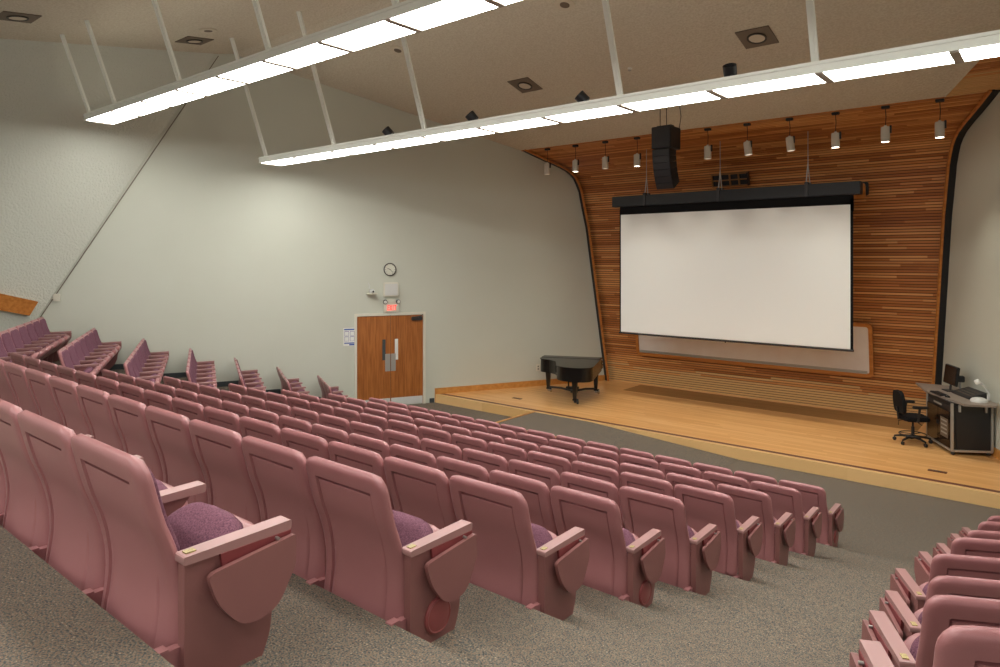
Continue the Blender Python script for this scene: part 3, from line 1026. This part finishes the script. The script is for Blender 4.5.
# ------------------------------------------------------------------ track spots along the front of the ceiling
sx0, sdx = -10.17, .8448
look = {0: (-.02, .0, -1), 5: (0, 0, -1), 6: (.14, -.05, -1), 7: (.12, -.05, -1)}
lit = {1: 1.0, 3: .45, 8: 1.0, 9: 1.0, 10: 1.3}
place = ['at the far left', 'second from the left', 'third from the left', 'just left of the hanging speaker', 'hidden behind the hanging speaker', 'just right of the hanging speaker',
         'above the vent grille', 'above the middle of the screen', 'glowing above the right screen cable', 'glowing second from the right', 'brightest, at the far right']
for i in range(11):
    x = sx0 + i * sdx
    t = empty('stage_spotlight', (x, 14.18, 6.36))
    bm = BM(); box(bm, (-.065, -.04, -.05), (.065, .04, .0), .006)
    finish('mount', bm, M['black'], t)
    ax = Vector(look.get(i, (0, 0, -1))).normalized()
    zt = -.40 if i in (3, 8, 10) else -.385
    top = Vector((0.0, 0, zt))
    bm = BM(); tube(bm, [(0, 0, -.05), (0.01, 0, -.2), (0, 0, zt + .02)], .007, 6)
    finish('stem', bm, M['charcoal'], t)
    bm = BM(); lathe(bm, [(.02, -.03), (.03, -.005), (.07, .0), (.075, .02), (.075, .27), (.068, .275), (.066, .25)], top, ax, 22)
    finish('can', bm, M['spot_can'], t, 40)
    bm = BM(); box(bm, (.07, -.02, zt - .12), (.10, .02, zt + .02), .004)
    finish('yoke', bm, M['charcoal'], t)
    bm = BM(); disc_solid(bm, top + ax * .262, ax, .066, .006, 22)
    finish('lamp_glass', bm, M['spot_glow'] if i in lit else M['spot_off'], t)
    lab = 'silver cylinder stage spotlight %s' % place[i]
    tag(t, lab, 'spotlight', 'cylinder spotlights above the stage')
    ld = bpy.data.lights.new('spot_lamp', 'SPOT')
    ld.energy = CANS * (1.0 if i in lit else .55 if i else .12)
    ld.color = (1, .92, .78)
    ld.spot_size = math.radians(74); ld.spot_blend = .9
    ld.shadow_soft_size = .06
    lo = bpy.data.objects.new('spot_lamp', ld); COL.objects.link(lo)
    lo.parent = t
    lo.location = top + ax * .29
    aim = Vector((0, -.12, -1)).normalized() if i in lit else Vector((ax.x, -.05, -1)).normalized()
    lo.rotation_euler = aim.to_track_quat('-Z', 'Y').to_euler()

# ------------------------------------------------------------------ projection screen
SY = 14.8
t = empty('projection_screen', (-5.85, SY, 1.75))
X0, X1 = -8.407 + 5.85, -3.289 + 5.85
bm = BM(); box(bm, (-8.60 + 5.85, -.11, 4.82 - 1.75), (-3.09 + 5.85, .12, 5.075 - 1.75), .012)
finish('screen_housing', bm, M['black'], t)
bm = BM(); box(bm, (X0 - .03, -.004, 4.5 - 1.75), (X1 + .06, .004, 4.84 - 1.75)); box(bm, (X0 - .035, -.004, .0), (X0, .004, 3.0)); box(bm, (X1, -.004, 0), (X1 + .05, .004, 3.0))
finish('black_border', bm, M['black_matte'], t)
bm = BM()
NXs, NZs = 40, 20
g = [[bm.verts.new((X0 + (X1 - X0) * i / NXs, -.006 + .006 * math.sin(i * .45 + j * .2) * (j / NZs) * (1 - j / NZs) * 2, .03 + (4.63 - 1.78) * j / NZs)) for i in range(NXs + 1)] for j in range(NZs + 1)]
g2 = [[bm.verts.new(v.co + Vector((0, .003, 0))) for v in r] for r in g]
for j in range(NZs):
    for i in range(NXs):
        bm.faces.new((g[j][i], g[j][i + 1], g[j + 1][i + 1], g[j + 1][i]))
        bm.faces.new((g2[j][i], g2[j + 1][i], g2[j + 1][i + 1], g2[j][i + 1]))
finish('screen_cloth', bm, M['screen'], t, 60)
bm = BM(); tube(bm, [(X0 - .05, 0, .0), (X1 + .06, 0, .0)], .022, 10); tube(bm, [(.05, -.01, -.04), (.05, -.01, .0)], .012, 8)
finish('bottom_bar', bm, M['black'], t)
for cx in (-7.72, -5.92, -4.08):
    zc = lerp_prof([(p[0], p[1]) for p in PF], SY)
    bm = BM(); box(bm, (cx + 5.85 - .035, -.13, 4.82 - 1.75), (cx + 5.85 + .035, .13, 5.12 - 1.75), .006)
    br = finish('hanging_bracket', bm, M['charcoal'], t)
    bm = BM(); tube(bm, [(cx + 5.85 - .04, 0, 5.08 - 1.75), (cx + 5.85, 0, 5.5 - 1.75)], .012, 6); tube(bm, [(cx + 5.85 + .04, 0, 5.08 - 1.75), (cx + 5.85, 0, 5.5 - 1.75), (cx + 5.85, 0, zc - 1.75 + .04)], .009, 6)
    finish('hanging_cable', bm, M['silver'], br)
tag(t, 'large white projection screen with black housing hanging over the stage', 'projection screen')

# whiteboard on the slatted wall behind the screen (leans with the wall)
t = empty('whiteboard', (-6.0, 16.32, 1.03)); t.rotation_euler = (math.atan(.132), 0, 0)
wx0, wx1, wz1 = -2.78, 2.83, 1.17
bm = BM(); prism(bm, [(x, -.012, z) for x, z in rounded([(wx0 + .05, .05), (wx1 - .05, .05), (wx1 - .05, wz1 - .05), (wx0 + .05, wz1 - .05)], .05, 5)], (0, .04, 0))
finish('board_surface', bm, M['whiteboard'], t)
bm = BM()
o_ = rounded([(wx0, 0), (wx1, 0), (wx1, wz1), (wx0, wz1)], .12, 6); i_ = rounded([(wx0 + .075, .075), (wx1 - .075, .075), (wx1 - .075, wz1 - .075), (wx0 + .075, wz1 - .075)], .06, 6)
n = len(o_)
vo = [[bm.verts.new((x, y, z)) for x, z in o_] for y in (-.045, .04)]; vi = [[bm.verts.new((x, y, z)) for x, z in i_] for y in (-.045, .04)]
for k in range(n):
    j = (k + 1) % n
    bm.faces.new((vo[0][k], vo[0][j], vi[0][j], vi[0][k])); bm.faces.new((vo[1][k], vi[1][k], vi[1][j], vo[1][j]))
    bm.faces.new((vo[0][k], vo[1][k], vo[1][j], vo[0][j])); bm.faces.new((vi[0][k], vi[0][j], vi[1][j], vi[1][k]))
finish('board_frame', bm, M['orange_wood'], t)
bm = BM(); box(bm, (wx0 + .1, -.06, .075), (wx1 - .12, -.012, .095)); box(bm, (wx0 + .1, -.016, .095), (wx1 - .12, -.012, .13))
finish('marker_tray', bm, M['silver'], t)
tag(t, 'wide whiteboard in rounded wooden frame on the slatted wall behind screen', 'whiteboard')

# vent grille and small plate on the shell, above the screen housing
yv = 15.80
t = empty('vent_grille', (-6.0, 15.58, 5.38)); t.rotation_euler = (.3, 0, 0)
bm = BM()
for k in range(5): box(bm, (-.42 + k * .21 - .012, -.03, -.14), (-.42 + k * .21 + .012, .05, .14))
for z in (-.14, 0, .14): box(bm, (-.43, -.035, z - .010), (.43, .05, z + .010))
finish('grille_bars', bm, M['dark_strip'], t)
bm = BM(); box(bm, (-.42, .02, -.14), (.42, .05, .14)); finish('duct_opening', bm, M['black'], t)
bm = BM(); box(bm, (.41, -.06, -.15), (.44, .05, .15)); finish('dark_end_cap', bm, M['black'], t)
tag(t, 'dark square-celled vent grille on the slatted wall just above the screen', 'vent')
t = empty('wall_hatch', (-3.55, 15.66, 4.97)); t.rotation_euler = (.14, 0, 0)
bm = BM(); prism(bm, [(x, -.04, z) for x, z in rounded([(-.6, -.17), (.36, -.17), (.36, .15), (-.6, .15)], .07, 5)], (0, .06, 0))
finish('hatch_panel', bm, M['orange_wood'], t)
bm = BM(); prism(bm, [(x, -.02, z) for x, z in rounded([(.2, -.11), (.41, -.11), (.41, .17), (.2, .17)], .05, 5)], (0, .05, 0))
finish('hatch_gap', bm, M['black'], t)
tag(t, 'rounded wooden hatch with black edge at the right end of screen housing', 'hatch')

# ------------------------------------------------------------------ hanging loudspeaker cluster
t = empty('hanging_speaker', (-6.25, 12.6, 4.94))
bm = BM(); box(bm, (-.215, 0, .83), (.205, .46, 1.27), .012)
sub = finish('subwoofer', bm, M['black'], t)
bm = BM(); box(bm, (-.20, -.012, .845), (.19, .0, 1.255), .004); finish('front_grille', bm, M['charcoal'], sub)
for k in range(6):
    a = math.radians(2 + k * 5.2)
    # cells hang one under the other and curl backwards
    if k == 0: cy, cz = .02, .815
    bm = BM()
    Hc = .135
    fr = Matrix.Translation((0, cy, cz)) @ Matrix.Rotation(a, 4, 'X')
    pts = [(0, 0), (.30, -.012), (.30, -Hc + .022), (0, -Hc)]
    prism(bm, [fr @ Vector((-.205, y, z)) for y, z in pts], fr.to_3x3() @ Vector((.375, 0, 0)))
    cell = finish('speaker_cell', bm, M['black'], t)
    bm = BM(); prism(bm, [fr @ Vector((-.195, y, z)) for y, z in [(-.012, -.008), (0, -.008), (0, -Hc + .008), (-.012, -Hc + .008)]], fr.to_3x3() @ Vector((.355, 0, 0)))
    finish('cell_grille', bm, M['charcoal'], cell)
    nx_ = fr @ Vector((0, 0, -Hc - .002)); cy, cz = nx_.y, nx_.z
bm = BM()
for x in (-.12, .02): tube(bm, [(x, .2, 1.27), (x, .2, c2(12.8) - 4.94 + .02)], .008, 6)
tube(bm, [(.2, .4, 1.25), (.23, .42, 1.5), (.2, .4, c2(13.0) - 4.94 + .02)], .008, 6)
finish('suspension_cable', bm, M['charcoal'], t)
bm = BM(); box(bm, (-.17, .14, 1.27), (.15, .28, 1.31), .004); finish('rigging_bar', bm, M['charcoal'], t)
tag(t, 'black line-array loudspeaker cluster hanging in front of the screen', 'loudspeaker')

# ------------------------------------------------------------------ grand piano at stage left
t = empty('grand_piano', (-10.3, 14.25, STAGE_Z), math.atan2(.40, .92))      # local x along the keyboard, -y towards the tail
def outline(e=0):
    P = [(0 - e, 0 + e), (1.45 + e, 0 + e), (1.45 + e, -1.55), (1.40 + e * .5, -1.70 - e * .5), (1.22, -1.80 - e), (.98, -1.80 - e), (.74, -1.70 - e), (.60 - e, -1.50), (.56 - e, -1.22), (.48 - e, -.92), (.30 - e, -.70 - e), (.08, -.62 - e), (0 - e, -.52)]
    return rounded(P, [.02, .02] + [.15] * 11, 3)
bm = BM(); prism(bm, [(x, y, .56) for x, y in outline()], (0, 0, .30)); finish('rim_case', bm, M['black_gloss'], t)
bm = BM(); prism(bm, [(x, y, .865) for x, y in outline(.02)], (0, 0, .022))
lid = finish('lid', bm, M['black_gloss'], t)
bm = BM(); box(bm, (.0, -.32, .887), (1.45, -.31, .895)); finish('lid_hinge', bm, M['clock_rim'], lid)
bm = BM(); box(bm, (.0, .02, .58), (1.45, .26, .70), .012); box(bm, (0, .02, .7), (.09, .24, .80), .02); box(bm, (1.36, .02, .7), (1.45, .24, .80), .02)
finish('keybed', bm, M['black_gloss'], t)
bm = BM(); box(bm, (.1, .06, .70), (1.35, .20, .715)); finish('keyboard', bm, M['sheet_white'], t)
for x, y in ((.13, -.18), (1.32, -.10), (1.02, -1.42)):
    bm = BM(); 
    c = [(x - .065, y - .065), (x + .065, y - .065), (x + .065, y + .065), (x - .065, y + .065)]
    a = [bm.verts.new((p[0], p[1], .56)) for p in c]; b = [bm.verts.new((x + (p[0] - x) * .55, y + (p[1] - y) * .55, .10)) for p in c]
    for k in range(4): bm.faces.new((a[k], a[(k + 1) % 4], b[(k + 1) % 4], b[k]))
    bm.faces.new(a); bm.faces.new(b[::-1])
    box(bm, (x - .05, y - .05, .07), (x + .05, y + .05, .11), .01)
    lg = finish('leg', bm, M['black_gloss'], t)
    bm = BM(); lathe(bm, [(.04, -.02), (.062, -.016), (.062, .016), (.04, .02)], (x + .07, y - .05, .062), (1, .4, 0), 16); box(bm, (x - .02, y - .03, .02), (x + .05, y + .03, .07), .008)
    finish('caster', bm, M['chrome'] if y > -1 else M['charcoal'], lg, 40)
bm = BM()
hub = (.86, -.62, .13)
for x, y in ((.13, -.18), (1.32, -.10), (1.02, -1.42)): tube(bm, [hub, ((hub[0] + x) / 2, (hub[1] + y) / 2, .15), (x, y, .12)], .026, 8)
lathe(bm, [(.09, -.03), (.09, .03)], hub, (0, 0, 1), 14)
finish('dolly_truck', bm, M['charcoal'], t)
bm = BM(); tube(bm, [(.62, -.04, .12), (.62, -.06, .56)], .02, 8); tube(bm, [(.82, -.04, .12), (.82, -.06, .56)], .02, 8); box(bm, (.56, -.1, .06), (.88, .02, .13), .008)
for k in range(3): box(bm, (.63 + k * .07, .02, .07), (.66 + k * .07, .14, .085), .003)
finish('pedal_lyre', bm, M['black_gloss'], t)
tag(t, 'glossy black grand piano on a wheeled truck at the left of stage', 'piano')

# ------------------------------------------------------------------ AV desk on the right of the stage
def P2(x, y, z): return Vector((x, y, z))
DB, DT = .28, 1.09
A_, B_, C_, D_, E_ = (-1.99, 14.83), (-1.516, 13.95), (-.985, 14.28), (-1.22, 14.78), (-1.60, 15.30)
t = empty('lectern_desk', (-1.5, 14.5, STAGE_Z))
off = Vector((1.5, -14.5, -STAGE_Z))
bm = BM(); prism(bm, [Vector((p[0], p[1], DB)) + off for p in (A_, B_, C_, D_, E_)], (0, 0, DT - DB))
cab = finish('cabinet_body', bm, M['black'], t)
def face_box(bm, a, b, s0, s1, z0, z1, o0, o1, bev=0):
    """box on the vertical face a->b; s in metres from a; o outwards"""
    A = Vector((a[0], a[1], 0)); Bv = Vector((b[0], b[1], 0)); d = (Bv - A).normalized(); nn = Vector((d.y, -d.x, 0))
    m4 = Matrix(((d.x, nn.x, 0, A.x + off.x), (d.y, nn.y, 0, A.y + off.y), (0, 0, 1, off.z), (0, 0, 0, 1)))
    box(bm, (s0, o0, z0), (s1, o1, z1), bev, rot=m4)
LAB = math.hypot(B_[0] - A_[0], B_[1] - A_[1]); LBC = math.hypot(C_[0] - B_[0], C_[1] - B_[1])
# outward normal check for face A->B (room side is towards -x,-y)
sgn = 1
dA = Vector((B_[0] - A_[0], B_[1] - A_[1])).normalized()
if Vector((dA.y, -dA.x)).dot(Vector((-1, -1))) < 0: sgn = -1
def fo(o): return sgn * o
bm = BM()
for (a, b, L_) in ((A_, B_, LAB), (B_, C_, LBC)):
    face_box(bm, a, b, -.005, L_ + .005, DB - .015, DB + .02, fo(-.01), fo(.02))
    for s in (0, L_): face_box(bm, a, b, s - .016, s + .016, DB, DT, fo(-.01), fo(.02))
finish('silver_edging', bm, M['silver'], t)
for k in range(2):
    s0 = .03 + k * (LAB - .06) / 2; s1 = s0 + (LAB - .06) / 2 - .01
    bm = BM(); face_box(bm, A_, B_, s0, s1, DB + .03, DT - .16, fo(.0), fo(.022), .004)
    dr = finish('cabinet_door', bm, M['smoked'], t)
    bm = BM(); face_box(bm, A_, B_, (s1 - .03) if k == 0 else s0 + .015, (s1 - .015) if k == 0 else s0 + .03, .62, .70, fo(.022), fo(.035), .003)
    finish('door_handle', bm, M['black'], dr)
    if k == 1:
        bm = BM(); face_box(bm, A_, B_, s0 + .10, s1 - .06, DB + .18, DT - .30, fo(.022), fo(.026), .002); finish('door_window', bm, M['recess_plate'], dr)
        bm = BM()
        for q in range(4): face_box(bm, A_, B_, s0 + .14, s1 - .10, DB + .24 + q * .07, DB + .265 + q * .07, fo(.026), fo(.03))
        finish('rack_gear', bm, M['silver'], dr)
bm = BM(); face_box(bm, A_, B_, .08, LAB - .06, DT - .14, DT - .06, fo(-.0), fo(.012), .004); finish('keyboard_drawer', bm, M['charcoal'], t)
bm = BM(); face_box(bm, A_, B_, .3, .62, DT - .115, DT - .085, fo(.012), fo(.016)); finish('drawer_label', bm, M['silver'], t)
bm = BM(); face_box(bm, B_, C_, .06, LBC - .05, DB + .03, DT - .05, fo(.0), fo(.012), .003)
sp = finish('side_panel', bm, M['black'], t)
for s in (.09, LBC - .12):
    bm = BM(); face_box(bm, B_, C_, s, s + .03, DT - .14, DT - .02, fo(.012), fo(.05), .004)
    finish('top_bracket', bm, M['silver'], t)
bm = BM()
TOPP = [(-2.30, 15.62), (-2.02, 14.80), (-1.33, 13.80), (-.90, 13.98), (-.90, 14.2), (-1.25, 14.88), (-1.62, 15.62)]
prism(bm, [Vector((x, y, DT)) + off for x, y in TOPP], (0, 0, .035)); top = finish('desk_top', bm, M['desk_top'], t)
for p in (A_, B_, C_, D_, E_):
    q = Vector((p[0], p[1])) * .9 + Vector((-1.46, 14.6)) * .1
    bm = BM(); lathe(bm, [(.02, 0), (.035, .01), (.035, .03), (.02, .08)], Vector((q.x, q.y, STAGE_Z)) + off, (0, 0, 1), 12); finish('caster', bm, M['black'], t)
tag(t, 'black corner equipment desk with grey top and silver edging by right wall', 'desk')
ZT = DT + .035
t = empty('computer_monitor', (-1.68, 15.02, ZT), math.radians(-62))
bm = BM(); box(bm, (-.12, -.08, 0), (.12, .08, .015), .005); tube(bm, [(0, 0.02, .01), (0, .04, .2)], .02, 8); finish('stand', bm, M['charcoal'], t)
bm = BM(); box(bm, (-.26, -.015, .12), (.26, .03, .47), .008, rot=Matrix.Rotation(-.12, 4, 'X')); sc_ = finish('monitor_case', bm, M['black'], t)
bm = BM(); box(bm, (-.245, -.018, .135), (.245, -.015, .455), rot=Matrix.Rotation(-.12, 4, 'X')); finish('monitor_glass', bm, M['black_gloss'], sc_)
tag(t, 'black flat computer monitor at the far end of the desk', 'monitor')
t = empty('monitor_arm', (-1.50, 14.92, ZT), 0)
bm = BM(); tube(bm, [(0, 0, 0), (0, 0, .18), (.02, -.02, .26)], .018, 8); finish('arm_post', bm, M['silver'], t)
bm = BM(); box(bm, (-.06, -.06, .2), (.06, .04, .31), .01, rot=Matrix.Rotation(.4, 4, 'Z')); finish('arm_head', bm, M['black'], t)
tag(t, 'small black gadget on a silver post behind the monitor', 'bracket')
t = empty('computer_keyboard', (-1.78, 14.55, ZT), math.radians(-60))
bm = BM(); box(bm, (-.2, -.07, 0), (.2, .07, .02), .005); finish('keyboard_case', bm, M['charcoal'], t)
bm = BM()
for r_ in range(4):
    for c_ in range(11): box(bm, (-.185 + c_ * .034, -.055 + r_ * .03, .02), (-.158 + c_ * .034, -.03 + r_ * .03, .026))
kk = finish('keys', bm, M['black'], t); kk['kind'] = 'stuff'
tag(t, 'black computer keyboard lying in front of the monitor', 'keyboard')
t = empty('computer_mouse', (-1.62, 14.30, ZT))
bm = BM(); lathe(bm, [(.005, .035), (.03, .028), (.042, .008), (.04, 0)], (0, 0, 0), (0, 0, 1), 14); finish('mouse_shell', bm, M['black_gloss'], t, 60)
bm = BM(); box(bm, (-.004, .0, .03), (.004, .02, .039), .002); finish('scroll_wheel', bm, M['rubber'], t)
tag(t, 'black computer mouse beside the keyboard on desk', 'mouse')
t = empty('audio_mixer', (-1.33, 14.62, ZT), math.radians(-60))
bm = BM(); prism(bm, [(-.34, -.14, 0), (-.34, .14, 0), (-.34, .14, .12), (-.34, -.14, .03)], (.62, 0, 0)); finish('mixer_case', bm, M['charcoal'], t)
bm = BM()
for a in range(9):
    for b in range(3): 
        yy = -.08 + b * .07
        disc_solid(bm, (-.26 + a * .055, yy, .03 + (yy + .12) * .27), (0, 0, 1), .012, .02, 8)
k2 = finish('mixer_knobs', bm, M['recess_plate'], t); k2['kind'] = 'stuff'
tag(t, 'dark sloping audio mixer at the wall side of desk', 'audio mixer')
t = empty('document_camera', (-1.13, 14.22, ZT), math.radians(20))
bm = BM(); lathe(bm, [(.13, 0), (.13, .02), (.11, .05), (.06, .07), (.03, .075)], (-.03, 0, 0), (0, 0, 1), 20); finish('camera_base', bm, M['grey_panel'], t, 40)
bm = BM(); tube(bm, [(.10, .0, .03), (.12, .02, .14), (.06, .03, .26), (0, .02, .32)], [.022, .02, .018, .018], 10); arm_ = finish('camera_arm', bm, M['grey_panel'], t, 50)
bm = BM(); lathe(bm, [(.02, 0), (.042, .01), (.045, .06), (.03, .075)], (-.03, .02, .30), (-.5, 0, .8), 14); finish('camera_head', bm, M['sheet_white'], arm_, 50)
tag(t, 'pale grey document camera with curved arm at near end of desk', 'document camera')
# small things by the desk
t = empty('wall_conduit', (XR(13.95) , 13.95, .6))
bm = BM(); wallb = Vector((XR(13.95), 13.95, .6))
tube(bm, [(-.03, 0, .0), (-.04 - .0, .02, -.2), (-.1, .05, -.36)], .012, 6); finish('cable_bundle', bm, M['black'], t)
bm = BM(); box(bm, (-.06, -.1, -.02), (.0, .1, .1), .01); finish('outlet_box', bm, M['cream'], t)
tag(t, 'cream outlet box with dangling black cables on right wall beside desk', 'outlet')

# ------------------------------------------------------------------ office chair on the stage
t = empty('office_chair', (-2.17, 14.44, STAGE_Z), math.radians(-58))          # local +y faces the desk
for k in range(5):
    a = 2 * PI * k / 5 + .3
    e = Vector((math.cos(a) * .30, math.sin(a) * .30, .085))
    bm = BM(); tube(bm, [(0, 0, .12), (e.x * .6, e.y * .6, .11), e], [.03, .022, .016], 8); sp_ = finish('base_spoke', bm, M['black'], t, 50)
    bm = BM(); lathe(bm, [(.022, -.02), (.032, -.016), (.032, .016), (.022, .02)], (e.x, e.y, .032), (-math.sin(a), math.cos(a), 0), 14); tube(bm, [(e.x, e.y, .03), (e.x, e.y, .09)], .01, 6)
    finish('caster', bm, M['black'], sp_, 40)
bm = BM(); tube(bm, [(0, 0, .08), (0, 0, .30)], .028, 12); tube(bm, [(0, 0, .29), (0, 0, .42)], .018, 12); finish('gas_column', bm, M['black'], t)
bm = BM()
R_ = .22
tube(bm, [(math.cos(a) * R_, math.sin(a) * R_, .165) for a in [2 * PI * q / 24 for q in range(25)]], .010, 6)
for k in range(3): tube(bm, [(0, 0, .165), (math.cos(k * 2.1) * R_, math.sin(k * 2.1) * R_, .165)], .008, 6)
finish('foot_ring', bm, M['charcoal'], t)
bm = BM()
sp2 = rounded([(-.21, -.20), (.21, -.20), (.235, .1), (.18, .23), (-.18, .23), (-.235, .1)], .09, 4)
prism(bm, [(x, y, .43) for x, y in sp2], (0, 0, .06)); prism(bm, [(x * .93, y * .93, .49) for x, y in sp2], (0, 0, .015)); box(bm, (-.1, -.12, .40), (.1, .1, .43))
finish('seat', bm, M['black_matte'], t)
bm = BM(); tube(bm, [(.12, .02, .41), (.26, .04, .38)], .008, 6); finish('lever', bm, M['black'], t)
bm = BM(); tube(bm, [(-.1, -.05, .41), (-.2, -.16, .36), (-.12, -.2, .3)], .008, 6); finish('lever', bm, M['black'], t)
bm = BM(); fr = Matrix.Translation((0, -.24, .55)) @ Matrix.Rotation(math.radians(6), 4, 'X')
prism(bm, [fr @ Vector((x, 0, z)) for x, z in rounded([(-.19, 0), (.19, 0), (.21, .2), (.15, .40), (-.15, .40), (-.21, .2)], .09, 5)], fr.to_3x3() @ Vector((0, .06, 0)))
finish('backrest', bm, M['black_matte'], t)
bm = BM(); tube(bm, [(0, -.08, .42), (0, -.25, .44), (0, -.27, .66)], .018, 8); finish('back_stem', bm, M['black'], t)
for s in (-1, 1):
    bm = BM(); tube(bm, [(s * .14, -.02, .42), (s * .26, -.02, .44), (s * .27, -.0, .69)], .022, 8); ar = finish('armrest_post', bm, M['black'], t)
    bm = BM(); box(bm, (s * .27 - .042, -.12, .68), (s * .27 + .042, .15, .72), .014); finish('armrest', bm, M['black'], ar)
tag(t, 'black swivel office chair with armrests on the stage beside the desk', 'office chair')
# floor outlets on the stage
for (x, y, lab) in ((-1.58, 12.75, 'small dark floor outlet plate on stage near the front right'), (-10.18, 12.95, 'small dark floor outlet plate on the stage near the piano')):
    t = empty('floor_outlet', (x, y, STAGE_Z))
    bm = BM(); box(bm, (-.13, -.05, 0), (.13, .05, .008), .003); finish('outlet_cover', bm, M['nosing'], t)
    bm = BM(); box(bm, (-.05, -.02, .008), (.05, .02, .011)); finish('outlet_flap', bm, M['clock_rim'], t)
    tag(t, lab, 'floor outlet')
